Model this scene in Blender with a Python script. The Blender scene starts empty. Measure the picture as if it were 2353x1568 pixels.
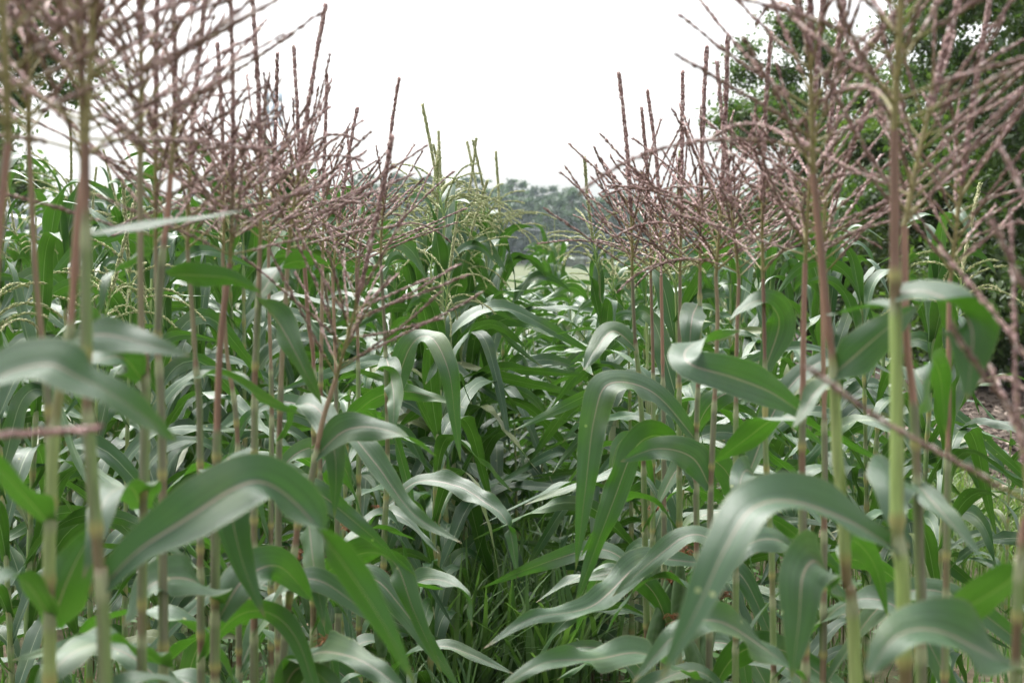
import bpy, math, random
import numpy as np
from mathutils import Vector, Quaternion, Matrix

# ------------------------------------------------------------------ camera, sky, sun, exposure
S = bpy.context.scene
COL = S.collection
EYE = 1.6
FPX, CX, CY = 3166.0, 1176.0, 784.0            # focal length and centre of a 2352 px wide picture
PITCH = math.atan((CY - 597.0) / FPX)
cam_d = bpy.data.cameras.new('camera')
cam_d.sensor_width = 36.0
cam_d.lens = 36.0 * FPX / 2352.0
cam_d.clip_start = 0.05
cam_d.clip_end = 6000
cam_d.dof.use_dof = True
cam_d.dof.focus_distance = 4.3
cam_d.dof.aperture_fstop = 5.6
cam = bpy.data.objects.new('camera', cam_d)
cam.location = (0, 0, EYE)
cam.rotation_euler = (math.radians(90) - PITCH, 0, 0)
COL.objects.link(cam)
S.camera = cam

SUN_EL, SUN_AZ = math.radians(58), math.radians(-25)   # high, ahead and to the left, behind the overcast
W = bpy.data.worlds.new('World')
S.world = W
W.use_nodes = True
wn = W.node_tree
wn.nodes.clear()
sky = wn.nodes.new('ShaderNodeTexSky')
sky.sky_type = 'NISHITA'
sky.sun_disc = False
sky.sun_elevation = SUN_EL
sky.sun_rotation = SUN_AZ
sky.air_density = 1.0
sky.dust_density = 6.0
hs = wn.nodes.new('ShaderNodeHueSaturation')
hs.inputs['Saturation'].default_value = 0.2
bgn = wn.nodes.new('ShaderNodeBackground')
bgn.inputs['Strength'].default_value = 0.15
wo = wn.nodes.new('ShaderNodeOutputWorld')
wn.links.new(sky.outputs[0], hs.inputs['Color'])
wtc = wn.nodes.new('ShaderNodeTexCoord')
wsx = wn.nodes.new('ShaderNodeSeparateXYZ')
wn.links.new(wtc.outputs['Generated'], wsx.inputs[0])
wma = wn.nodes.new('ShaderNodeMath'); wma.operation = 'MULTIPLY_ADD'; wma.use_clamp = False
wma.inputs[1].default_value = 2.0; wma.inputs[2].default_value = 1.08      # CIE overcast: three times brighter at the zenith
wn.links.new(wsx.outputs[2], wma.inputs[0])
wmx = wn.nodes.new('ShaderNodeMix'); wmx.data_type = 'RGBA'; wmx.blend_type = 'MULTIPLY'; wmx.inputs[0].default_value = 1.0
wn.links.new(hs.outputs[0], wmx.inputs[6]); wn.links.new(wma.outputs[0], wmx.inputs[7])
wn.links.new(wmx.outputs[2], bgn.inputs['Color'])
wn.links.new(bgn.outputs[0], wo.inputs['Surface'])

sun_d = bpy.data.lights.new('sun', 'SUN')
sun_d.energy = 1.0
sun_d.angle = math.radians(40)
sun_d.color = (1.0, 0.98, 0.95)
sun = bpy.data.objects.new('sun', sun_d)
sd = Vector((math.sin(SUN_AZ) * math.cos(SUN_EL), math.cos(SUN_AZ) * math.cos(SUN_EL), math.sin(SUN_EL)))
sun.rotation_mode = 'QUATERNION'
sun.rotation_quaternion = sd.to_track_quat('Z', 'Y')
sun.location = (0, 0, 30)
COL.objects.link(sun)

S.view_settings.view_transform = 'Standard'
S.view_settings.look = 'None'
S.view_settings.exposure = 0.88
S.view_settings.gamma = 1
S.cycles.max_bounces = 8
S.cycles.diffuse_bounces = 3
S.cycles.glossy_bounces = 2
S.cycles.transmission_bounces = 5
S.cycles.volume_bounces = 1
S.cycles.use_denoising = True

# ------------------------------------------------------------------ helpers
CP, SP = math.cos(PITCH), math.sin(PITCH)


def P(px, py, d):
    """world point seen at pixel (px,py) of the 2352 px picture, d metres ahead"""
    x = (px - CX) / FPX * d
    y = (CY - py) / FPX * d
    return np.array([x, d * CP + y * SP, EYE + y * CP - d * SP])


def nrm(v):
    v = np.asarray(v, float)
    return v / (np.linalg.norm(v, axis=-1, keepdims=True) + 1e-12)


def mk(name, V, F, mat, uv=None, col=None, smooth=True):
    m = bpy.data.meshes.new(name)
    V = np.asarray(V, float)
    if isinstance(F, np.ndarray):
        k = F.shape[1]
        m.vertices.add(len(V))
        m.vertices.foreach_set('co', V.astype(np.float32).ravel())
        m.loops.add(F.size)
        m.loops.foreach_set('vertex_index', F.astype(np.int32).ravel())
        m.polygons.add(len(F))
        m.polygons.foreach_set('loop_start', np.arange(0, F.size, k, dtype=np.int32))
        m.update(calc_edges=True)
        flat = F.ravel()
    else:
        m.from_pydata(V.tolist(), [], F)
        flat = np.array([i for f in F for i in f])
    if uv is not None:
        l = m.uv_layers.new(name='UVMap')
        l.data.foreach_set('uv', np.asarray(uv, np.float32)[flat].ravel())
    if col is not None:
        a = m.color_attributes.new('col', 'FLOAT_COLOR', 'POINT')
        c = np.ones((len(V), 4), np.float32)
        c[:, :3] = col
        a.data.foreach_set('color', c.ravel())
    if smooth:
        m.polygons.foreach_set('use_smooth', np.ones(len(m.polygons), bool))
    m.materials.append(mat)
    return m


def ob(name, mesh, parent=None):
    o = bpy.data.objects.new(name, mesh)
    COL.objects.link(o)
    if parent is not None:
        o.parent = parent
    return o


def tag(o, label=None, cat=None, group=None, kind=None):
    if label: o['label'] = label
    if cat: o['category'] = cat
    if group: o['group'] = group
    if kind: o['kind'] = kind
    return o


def thing(name, label, cat, loc, group=None):
    o = bpy.data.objects.new(name, None)
    o.empty_display_size = 0.1
    o.location = loc
    COL.objects.link(o)
    return tag(o, label, cat, group)


def merge(parts):
    """parts: list of (V,F,col) with equal face size"""
    Vs, Fs, Cs, n = [], [], [], 0
    for p in parts:
        Vs.append(p[0]); Fs.append(np.asarray(p[1]) + n)
        if len(p) > 2: Cs.append(p[2])
        n += len(p[0])
    return (np.concatenate(Vs), np.concatenate(Fs), np.concatenate(Cs) if Cs else None)


def catmull(pts, n):
    pts = np.asarray(pts, float)
    q = np.vstack([2 * pts[0] - pts[1], pts, 2 * pts[-1] - pts[-2]])
    out = []
    k = len(pts) - 1
    for i in range(k):
        p0, p1, p2, p3 = q[i], q[i + 1], q[i + 2], q[i + 3]
        t = np.linspace(0, 1, 24, endpoint=False)[:, None]
        out.append(0.5 * ((2 * p1) + (-p0 + p2) * t + (2 * p0 - 5 * p1 + 4 * p2 - p3) * t ** 2 + (-p0 + 3 * p1 - 3 * p2 + p3) * t ** 3))
    out = np.vstack(out + [pts[-1:]])
    d = np.concatenate([[0], np.cumsum(np.linalg.norm(np.diff(out[:, :3], axis=0), axis=1))])
    s = np.linspace(0, d[-1], n)
    return np.stack([np.interp(s, d, out[:, j]) for j in range(out.shape[1])], 1), d[-1]


def tube(C, R, sides=8, col=None, cap=True):
    """tube along centreline C (n,3) with radii R (n,), col (n,3) or (n,sides,3)"""
    C = np.asarray(C, float); n = len(C)
    R = np.broadcast_to(np.asarray(R, float), (n,))
    T = nrm(np.gradient(C, axis=0))
    ref = np.array([0.0, 1, 0]) if abs(T[0, 1]) < 0.8 else np.array([1.0, 0, 0])
    A = nrm(np.cross(T, ref)); B = np.cross(T, A)
    a = np.linspace(0, 2 * math.pi, sides, endpoint=False)
    V = C[:, None] + R[:, None, None] * (np.cos(a)[None, :, None] * A[:, None] + np.sin(a)[None, :, None] * B[:, None])
    i = np.arange(n - 1)[:, None] * sides
    j = np.arange(sides)[None]
    j2 = (j + 1) % sides
    F = np.stack([i + j, i + j2, i + sides + j2, i + sides + j], -1).reshape(-1, 4)
    c = None
    if col is not None:
        c = np.asarray(col, float)
        if c.ndim == 1: c = np.broadcast_to(c, (n, sides, 3))
        elif c.ndim == 2: c = np.broadcast_to(c[:, None], (n, sides, 3))
        c = c.reshape(-1, 3)
    return V.reshape(-1, 3), F, c


def blade(C, Nn, width, across=6, fold=0.25, ruf=0.0, rng=None, prof=None):
    """corn leaf: ribbon on centreline C with upper-side normals Nn"""
    n = len(C)
    s = np.linspace(0, 1, n)
    T = nrm(np.gradient(C, axis=0))
    Nn = nrm(Nn - (Nn * T).sum(1, keepdims=True) * T)
    Sd = np.cross(T, Nn)
    if prof is None:
        k = np.clip(s / 0.3, 0, 1); k = k * k * (3 - 2 * k)
        prof = (0.42 + 0.58 * k) * np.clip(1 - s ** 2.3, 0, 1) ** 0.9
    w = width * 0.5 * prof
    L = np.linalg.norm(np.diff(C, axis=0), axis=1).sum()
    u = np.linspace(-1, 1, across + 1)
    ph = rng.uniform(0, 6.28, 4) if rng is not None else np.zeros(4)
    fr = (rng.uniform(2.2, 4.2, 2) if rng is not None else np.array([3, 3.5])) * L / 0.6
    f = fold * (1 - 0.55 * s)
    z = np.abs(u)[None] * w[:, None] * f[:, None]
    amp = ruf * width * np.sin(np.pi * np.clip(s * 1.05, 0, 1)) ** 0.7
    e1 = np.sin(fr[0] * 6.28 * s + ph[0]) + 0.5 * np.sin(fr[0] * 13 * s + ph[2])
    e2 = np.sin(fr[1] * 6.28 * s + ph[1]) + 0.5 * np.sin(fr[1] * 11 * s + ph[3])
    au = np.abs(u) ** 1.7
    z = z + np.where(u[None] < 0, e1[:, None], e2[:, None]) * amp[:, None] * au[None]
    # midrib groove
    z = z - (1 - np.clip(np.abs(u) * 4, 0, 1))[None] * 0.04 * w[:, None]
    V = C[:, None] + Sd[:, None] * (u[None, :, None] * w[:, None, None]) + Nn[:, None] * z[..., None]
    m = across + 1
    i = np.arange(n - 1)[:, None] * m; j = np.arange(across)[None]
    F = np.stack([i + j, i + j + 1, i + m + j + 1, i + m + j], -1).reshape(-1, 4)
    uv = np.stack(np.broadcast_arrays(((u + 1) / 2)[None], s[:, None]), -1).reshape(-1, 2)
    return V.reshape(-1, 3), F, uv


def auto_curve(p0, phi, L, th0, th1, b0, b1, dphi, tw0, tw1, n):
    s = np.linspace(0, 1, n)
    k = np.clip((s - b0) / (b1 - b0), 0, 1); k = k * k * (3 - 2 * k)
    th = th0 + (th1 - th0) * k
    ph = phi + dphi * s ** 1.5
    T = np.stack([np.cos(th) * np.cos(ph), np.cos(th) * np.sin(ph), np.sin(th)], 1)
    Nn = np.stack([-np.sin(th) * np.cos(ph), -np.sin(th) * np.sin(ph), np.cos(th)], 1)
    Sd = np.cross(T, Nn)
    tw = (tw0 + (tw1 - tw0) * s)[:, None]
    Nn = Nn * np.cos(tw) + Sd * np.sin(tw)
    C = np.vstack([[0, 0, 0], np.cumsum((T[1:] + T[:-1]) / 2 * (L / (n - 1)), axis=0)]) + np.asarray(p0)
    return C, Nn


# ------------------------------------------------------------------ materials
def new_mat(name):
    m = bpy.data.materials.new(name); m.use_nodes = True
    nt = m.node_tree; nt.nodes.clear()
    return m, nt, (lambda t, **k: _node(nt, t, k)), nt.links.new


def _node(nt, t, k):
    n = nt.nodes.new(t)
    for a, b in k.items():
        if a.startswith('i_'):
            n.inputs[a[2:].replace('_', ' ')].default_value = b
        else:
            setattr(n, a, b)
    return n


def mixc(N, K, fac, a, b, mode='MIX'):
    n = N('ShaderNodeMix', data_type='RGBA', blend_type=mode)
    for i, v in ((0, fac), (6, a), (7, b)):
        if hasattr(v, 'links') or hasattr(v, 'is_linked'): K(v, n.inputs[i])
        else: n.inputs[i].default_value = v if i == 0 else tuple(v) + (1,)
    return n.outputs[2]


def mth(N, K, op, a, b=None, c=None):
    n = N('ShaderNodeMath', operation=op)
    for i, v in enumerate((a, b, c)):
        if v is None: continue
        if hasattr(v, 'is_linked'): K(v, n.inputs[i])
        else: n.inputs[i].default_value = v
    return n.outputs[0]


def ramp(N, K, f, stops):
    n = N('ShaderNodeValToRGB')
    e = n.color_ramp.elements
    while len(e) < len(stops): e.new(0.5)
    for el, (p, c) in zip(e, stops):
        el.position = p; el.color = tuple(c) + (1,)
    K(f, n.inputs[0])
    return n.outputs[0]


def leaf_mat(name, top_a, top_b, under, rib, rough=0.37, trans=0.2, spec=0.47, tcol=(0.06, 0.16, 0.014), old_amt=0.45):
    m, nt, N, K = new_mat(name)
    uvn = N('ShaderNodeUVMap', uv_map='UVMap')
    sep = N('ShaderNodeSeparateXYZ'); K(uvn.outputs[0], sep.inputs[0])
    u, v = sep.outputs[0], sep.outputs[1]
    oi = N('ShaderNodeObjectInfo')
    # veins: stripes along the blade
    mp = N('ShaderNodeMapping', i_Scale=(34, 1.3, 1)); K(uvn.outputs[0], mp.inputs[0])
    addv = N('ShaderNodeVectorMath', operation='ADD'); K(mp.outputs[0], addv.inputs[0])
    rv = N('ShaderNodeCombineXYZ'); K(mth(N, K, 'MULTIPLY', oi.outputs['Random'], 91.0), rv.inputs[2])
    K(rv.outputs[0], addv.inputs[1])
    nz = N('ShaderNodeTexNoise', i_Scale=1.0, i_Detail=3.0, i_Roughness=0.6); K(addv.outputs[0], nz.inputs['Vector'])
    tc = N('ShaderNodeTexCoord')
    nb = N('ShaderNodeTexNoise', i_Scale=9.0, i_Detail=4.0); K(tc.outputs['Object'], nb.inputs['Vector'])
    top = mixc(N, K, oi.outputs['Random'], top_a, top_b)
    old = mth(N, K, 'MULTIPLY', mth(N, K, 'GREATER_THAN', oi.outputs['Random'], 0.95), old_amt)
    top = mixc(N, K, old, top, (0.17, 0.17, 0.045))
    geo = N('ShaderNodeNewGeometry')
    base = mixc(N, K, geo.outputs['Backfacing'], top, under)
    vein = mth(N, K, 'MULTIPLY_ADD', nz.outputs[0], 1.3, 0.35)
    hv = N('ShaderNodeHueSaturation'); K(base, hv.inputs['Color']); K(vein, hv.inputs['Value'])
    # blotches: slightly yellow patches and dusty ones
    bl = ramp(N, K, nb.outputs[0], [(0.52, (0, 0, 0)), (0.75, (1, 1, 1))])
    c1 = mixc(N, K, mth(N, K, 'MULTIPLY', bl, 0.35), hv.outputs[0], (0.15, 0.2, 0.06))
    # small pale feeding spots
    vo = N('ShaderNodeTexVoronoi', i_Scale=30.0); K(tc.outputs['Object'], vo.inputs['Vector'])
    sp = mth(N, K, 'LESS_THAN', vo.outputs['Distance'], 0.1)
    n3 = N('ShaderNodeTexNoise', i_Scale=5.0); K(tc.outputs['Object'], n3.inputs['Vector'])
    sp = mth(N, K, 'MULTIPLY', sp, mth(N, K, 'GREATER_THAN', n3.outputs[0], 0.58))
    c2 = mixc(N, K, mth(N, K, 'MULTIPLY', sp, 0.7), c1, (0.3, 0.33, 0.14))
    # midrib
    au = mth(N, K, 'ABSOLUTE', mth(N, K, 'SUBTRACT', u, 0.5))
    ribw = mth(N, K, 'MULTIPLY_ADD', v, -0.03, 0.042)
    rm = N('ShaderNodeMapRange', interpolation_type='SMOOTHSTEP')
    K(au, rm.inputs[0]); rm.inputs[1].default_value = 0.0; K(ribw, rm.inputs[2]); rm.inputs[3].default_value = 0.85; rm.inputs[4].default_value = 0
    c3 = mixc(N, K, rm.outputs[0], c2, rib)
    # tip scorch and pale margin
    tip = N('ShaderNodeMapRange'); K(v, tip.inputs[0]); tip.inputs[1].default_value = 0.95; tip.inputs[2].default_value = 1.0
    c4 = mixc(N, K, mth(N, K, 'MULTIPLY', tip.outputs[0], 0.7), c3, (0.22, 0.15, 0.06))
    edge = mth(N, K, 'MULTIPLY', mth(N, K, 'GREATER_THAN', au, 0.485), 0.5)
    c5 = mixc(N, K, edge, c4, (0.25, 0.28, 0.14))
    bp = N('ShaderNodeBump', i_Strength=0.35, i_Distance=0.004); K(nz.outputs[0], bp.inputs['Height'])
    pr = N('ShaderNodeBsdfPrincipled', i_Roughness=rough)
    pr.inputs['Specular IOR Level'].default_value = spec
    K(c5, pr.inputs['Base Color']); K(bp.outputs[0], pr.inputs['Normal'])
    K(mth(N, K, 'MULTIPLY_ADD', nb.outputs[0], 0.25, rough - 0.05), pr.inputs['Roughness'])
    tr = N('ShaderNodeBsdfTranslucent')
    tv = N('ShaderNodeHueSaturation', i_Color=tuple(tcol) + (1,)); K(vein, tv.inputs['Value'])
    K(tv.outputs[0], tr.inputs[0])
    mx = N('ShaderNodeMixShader', i_Fac=trans)
    K(pr.outputs[0], mx.inputs[1]); K(tr.outputs[0], mx.inputs[2])
    out = N('ShaderNodeOutputMaterial'); K(mx.outputs[0], out.inputs[0])
    return m


def vc_mat(name, rough=0.6, spec=0.3, scale=(60, 60, 4), amount=0.5, trans=0.0, bump=0.3):
    """colour from the mesh's own 'col' attribute, broken up by streaky noise"""
    m, nt, N, K = new_mat(name)
    at = N('ShaderNodeAttribute', attribute_name='col')
    tc = N('ShaderNodeTexCoord'); mp = N('ShaderNodeMapping', i_Scale=scale); K(tc.outputs['Object'], mp.inputs[0])
    nz = N('ShaderNodeTexNoise', i_Scale=3.0, i_Detail=3.0); K(mp.outputs[0], nz.inputs['Vector'])
    hv = N('ShaderNodeHueSaturation'); K(at.outputs['Color'], hv.inputs['Color'])
    K(mth(N, K, 'MULTIPLY_ADD', nz.outputs[0], 2 * amount, 1 - amount), hv.inputs['Value'])
    pr = N('ShaderNodeBsdfPrincipled', i_Roughness=rough); pr.inputs['Specular IOR Level'].default_value = spec
    K(hv.outputs[0], pr.inputs['Base Color'])
    if bump:
        bp = N('ShaderNodeBump', i_Strength=bump, i_Distance=0.003); K(nz.outputs[0], bp.inputs['Height']); K(bp.outputs[0], pr.inputs['Normal'])
    out = N('ShaderNodeOutputMaterial')
    if trans:
        tr = N('ShaderNodeBsdfTranslucent'); K(mixc(N, K, 1.0, hv.outputs[0], (1.6, 1.9, 0.8), 'MULTIPLY'), tr.inputs[0])
        mx = N('ShaderNodeMixShader', i_Fac=trans); K(pr.outputs[0], mx.inputs[1]); K(tr.outputs[0], mx.inputs[2]); K(mx.outputs[0], out.inputs[0])
    else:
        K(pr.outputs[0], out.inputs[0])
    return m


M_LEAF = leaf_mat('corn_leaf_green', (0.014, 0.054, 0.016), (0.025, 0.070, 0.023), (0.017, 0.066, 0.007), (0.26, 0.31, 0.18))
M_LEAFP = leaf_mat('corn_leaf_purple_plant', (0.020, 0.058, 0.021), (0.032, 0.072, 0.028), (0.017, 0.064, 0.007), (0.34, 0.24, 0.20), old_amt=0.0, trans=0.22, tcol=(0.06, 0.18, 0.012))
M_DRY = leaf_mat('corn_leaf_dry', (0.15, 0.12, 0.07), (0.20, 0.16, 0.10), (0.16, 0.13, 0.075), (0.26, 0.22, 0.15), rough=.7, spec=.2, trans=.25, tcol=(.15, .12, .07), old_amt=0.0)
M_STALK = vc_mat('corn_stalk', rough=0.5, spec=0.4, scale=(90, 90, 5), amount=0.4)
M_TASP = vc_mat('tassel_purple', rough=0.65, spec=0.35, scale=(40, 40, 40), amount=0.55, trans=0.12)
M_TASG = vc_mat('tassel_green', rough=0.6, spec=0.3, scale=(40, 40, 40), amount=0.4, trans=0.2)
M_HUSK = vc_mat('ear_husk', rough=0.5, spec=0.35, scale=(60, 60, 5), amount=0.35, trans=0.1)
M_SILK = vc_mat('ear_silk', rough=0.7, spec=0.2, scale=(60, 60, 10), amount=0.5)
M_TREE = vc_mat('tree_leaves', rough=0.45, spec=0.4, scale=(3, 3, 3), amount=0.25, trans=0.35, bump=0)
M_BARK = vc_mat('bark', rough=0.9, spec=0.1, scale=(14, 14, 3), amount=0.5)
M_GRASS = vc_mat('weed_grass', rough=0.5, spec=0.35, scale=(6, 6, 6), amount=0.25, trans=0.3, bump=0)
M_CHIP = vc_mat('wood_chip', rough=0.85, spec=0.15, scale=(30, 30, 30), amount=0.4, bump=0)
M_PAINT = vc_mat('painted_metal', rough=0.5, spec=0.4, scale=(2, 2, 2), amount=0.15, bump=0)


def ground_mat(name, a, b, c, sc, fleck=None):
    m, nt, N, K = new_mat(name)
    tc = N('ShaderNodeTexCoord')
    n1 = N('ShaderNodeTexNoise', i_Scale=sc, i_Detail=8.0, i_Roughness=0.7); K(tc.outputs['Object'], n1.inputs['Vector'])
    n2 = N('ShaderNodeTexNoise', i_Scale=sc * 0.07, i_Detail=4.0); K(tc.outputs['Object'], n2.inputs['Vector'])
    c1 = ramp(N, K, n1.outputs[0], [(0.3, a), (0.52, b), (0.72, c)])
    if fleck:
        c1 = mixc(N, K, ramp(N, K, n2.outputs[0], [(0.42, (0, 0, 0)), (0.6, (1, 1, 1))]), c1, fleck)
    bp = N('ShaderNodeBump', i_Strength=0.8, i_Distance=0.03); K(n1.outputs[0], bp.inputs['Height'])
    pr = N('ShaderNodeBsdfPrincipled', i_Roughness=0.9); pr.inputs['Specular IOR Level'].default_value = 0.15
    K(c1, pr.inputs['Base Color']); K(bp.outputs[0], pr.inputs['Normal'])
    out = N('ShaderNodeOutputMaterial'); K(pr.outputs[0], out.inputs[0])
    return m


def hill_h(x, y):
    x = np.asarray(x, float); y = np.asarray(y, float)
    r = np.clip((y - 285) / 120, 0, 1); r = r * r * (3 - 2 * r)
    ridge = 8.0 + 5.5 * np.exp(-((x + 18) / 26) ** 2) + 2.0 * np.exp(-((x + 85) / 25) ** 2) - 2.5 * np.clip((x - 5) / 40, 0, 1)
    return r * ridge


# ------------------------------------------------------------------ setting
# field soil under the corn
M_SOIL = ground_mat('field_soil', (0.045, 0.034, 0.022), (0.10, 0.078, 0.05), (0.20, 0.165, 0.10), 14.0, (0.06, 0.085, 0.03))
M_MEAD = ground_mat('meadow_grass', (0.045, 0.055, 0.025), (0.07, 0.078, 0.035), (0.10, 0.10, 0.055), 0.6, (0.06, 0.078, 0.03))
M_PATH = ground_mat('wood_chip_path', (0.03, 0.022, 0.017), (0.06, 0.045, 0.035), (0.13, 0.105, 0.083), 22.0)

ys = np.concatenate([np.linspace(-60, 20, 5), np.linspace(60, 280, 8), np.linspace(290, 420, 27), [500, 700, 1000, 1500]])
xs = np.concatenate([[-1500, -900, -500, -300], np.linspace(-200, 150, 71), [250, 450, 900, 1500]])
GX, GY = np.meshgrid(xs, ys)
GV = np.stack([GX, GY, hill_h(GX, GY)], -1).reshape(-1, 3)
nx = len(xs)
i = (np.arange(len(ys) - 1)[:, None] * nx + np.arange(nx - 1)[None]).reshape(-1)
GF = np.stack([i, i + 1, i + nx + 1, i + nx], -1)
tag(ob('ground', mk('ground', GV, GF, M_MEAD)), kind='structure')


def sheet(name, pts, z, mat):
    V = [(x, y, z) for x, y in pts]
    return tag(ob(name, mk(name, V, [list(range(len(V)))], mat, smooth=False)), kind='structure')


sheet('field_soil', [(-14, -3), (3.0, -3), (3.0, 24), (-14, 24)], 0.004, M_SOIL)
sheet('path', [(2.6, -3), (9.5, -3), (9.5, 30), (4.4, 30), (3.0, 10)], 0.008, M_PATH)

# ------------------------------------------------------------------ tassels
def spikelets(C, rng, r, ln, step, per, cols, flare=0.35):
    """lozenge-shaped spikelets along a centreline (triangle faces)"""
    d = np.concatenate([[0], np.cumsum(np.linalg.norm(np.diff(C, axis=0), axis=1))])
    T = nrm(np.gradient(C, axis=0))
    ss = np.arange(step * 0.5, d[-1], step)
    n = len(ss) * per
    s = np.repeat(ss, per) + rng.uniform(-step * .3, step * .3, n)
    c = np.stack([np.interp(s, d, C[:, k]) for k in range(3)], 1)
    t = nrm(np.stack([np.interp(s, d, T[:, k]) for k in range(3)], 1))
    ref = nrm(np.cross(t, np.array([0.31, 0.77, 0.2])))
    b = np.cross(t, ref)
    a = np.tile(np.arange(per) * 2 * math.pi / per, len(ss)) + np.repeat(np.arange(len(ss)) * 1.3, per) + rng.uniform(-.5, .5, n)
    o = np.cos(a)[:, None] * ref + np.sin(a)[:, None] * b
    ax = nrm(t + o * (flare + rng.uniform(-.15, .2, n))[:, None])
    L = ln * rng.uniform(.75, 1.25, n)[:, None]
    w = r * rng.uniform(.75, 1.25, n)[:, None]
    p0 = c + o * r * 0.4
    sx = nrm(np.cross(ax, t + 0.01)); sy = np.cross(ax, sx)
    mid = p0 + ax * L * 0.45
    V = np.stack([p0, mid + sx * w, mid + sy * w, mid - sx * w, mid - sy * w, p0 + ax * L], 1).reshape(-1, 3)
    f = np.array([[0, 2, 1], [0, 3, 2], [0, 4, 3], [0, 1, 4], [5, 1, 2], [5, 2, 3], [5, 3, 4], [5, 4, 1]])
    F = (np.arange(n)[:, None, None] * 6 + f[None]).reshape(-1, 3)
    k = rng.random(n)[:, None]
    cc = cols[0] * (1 - k) + cols[1] * k
    hot = rng.random(n) < 0.08
    cc[hot] = cols[2]
    return V, F, np.repeat(cc, 6, axis=0)


def tri(F):
    return np.concatenate([F[:, [0, 1, 2]], F[:, [0, 2, 3]]])


def axis_tube(C, r0, r1, col):
    V, F, c = tube(C, np.linspace(r0, r1, len(C)), 5, col)
    return V, tri(F), c


PURP = (np.array([0.125, 0.064, 0.058]), np.array([0.32, 0.205, 0.185]), np.array([0.54, 0.44, 0.41]))
GREN = (np.array([0.20, 0.23, 0.09]), np.array([0.40, 0.39, 0.22]), np.array([0.58, 0.50, 0.36]))


def tassel_meshes(seed, green=False):
    rng = np.random.default_rng(seed)
    cols, mat = (GREN, M_TASG) if green else (PURP, M_TASP)
    h = 0.44 if not green else 0.40
    n = 30
    s = np.linspace(0, 1, n)
    bend = rng.uniform(-.035, .035, 2)
    C = np.stack([bend[0] * s ** 2, bend[1] * s ** 2, h * s], 1)
    stem_c = np.array([0.20, 0.17, 0.07]) if not green else np.array([0.22, 0.30, 0.10])
    parts = [axis_tube(C, 0.0036, 0.001, stem_c), spikelets(C[9:], rng, 0.0030 if not green else .0027, 0.0125, 0.0040, 5, cols, 0.12 if not green else .35)]
    spike = mk('tassel', *merge(parts)[:2], mat, col=merge(parts)[2])
    br = []
    nb = rng.integers(17, 23) if not green else rng.integers(12, 17)
    for k in range(nb):
        f = k / nb
        z0 = h * (0.01 + 0.36 * f ** 1.1) + rng.uniform(-.006, .006)
        L = (0.28 - 0.09 * f) * rng.uniform(.72, 1.15)
        az = k * 2.4 + rng.uniform(-.5, .5)
        if green:
            a0 = math.radians(rng.uniform(25, 45)); a1 = math.radians(rng.uniform(100, 170) - 30 * f); L *= rng.uniform(.7, 1.05)
        else:
            a0 = math.radians(rng.uniform(40, 78) - 20 * f); a1 = a0 + math.radians(rng.uniform(-12, 8))
            if rng.random() < 0.12: a1 = math.radians(rng.uniform(90, 130))
        m = 16
        t = np.linspace(0, 1, m)
        an = a0 + (a1 - a0) * t + 0.03 * np.sin(t * 9 + rng.uniform(0, 6))
        azz = az + rng.uniform(-.25, .25) * t + 0.05 * np.sin(t * 8 + rng.uniform(0, 6))
        T = np.stack([np.sin(an) * np.cos(azz), np.sin(an) * np.sin(azz), np.cos(an)], 1)
        B = np.vstack([[0, 0, 0], np.cumsum((T[1:] + T[:-1]) / 2 * L / (m - 1), axis=0)])
        i0 = z0 / h
        B += np.array([bend[0] * i0 ** 2, bend[1] * i0 ** 2, z0])
        pts = merge([axis_tube(B, 0.0016, 0.0006, stem_c), spikelets(B[2:], rng, 0.0016 if not green else .0017, 0.0120 if not green else .0105, 0.0040, 2, cols, 0.07 if not green else .35)])
        br.append(mk('tassel_branch', pts[0], pts[1], mat, col=pts[2]))
    return spike, br


TAS_P = [tassel_meshes(100 + k) for k in range(8)]
TAS_G = [tassel_meshes(200 + k, True) for k in range(6)]


def put_tassel(root, base, direction, scale, spin, src, jitter=0.0):
    spike, br = src
    q = Vector(direction).to_track_quat('Z', 'Y') @ Quaternion((0, 0, 1), spin)
    t = ob('tassel', spike, root)
    t.rotation_mode = 'QUATERNION'
    t.rotation_quaternion = q
    t.location = base
    t.scale = (scale,) * 3
    for b in br:
        ob('tassel_branch', b, t)
    return t


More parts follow.
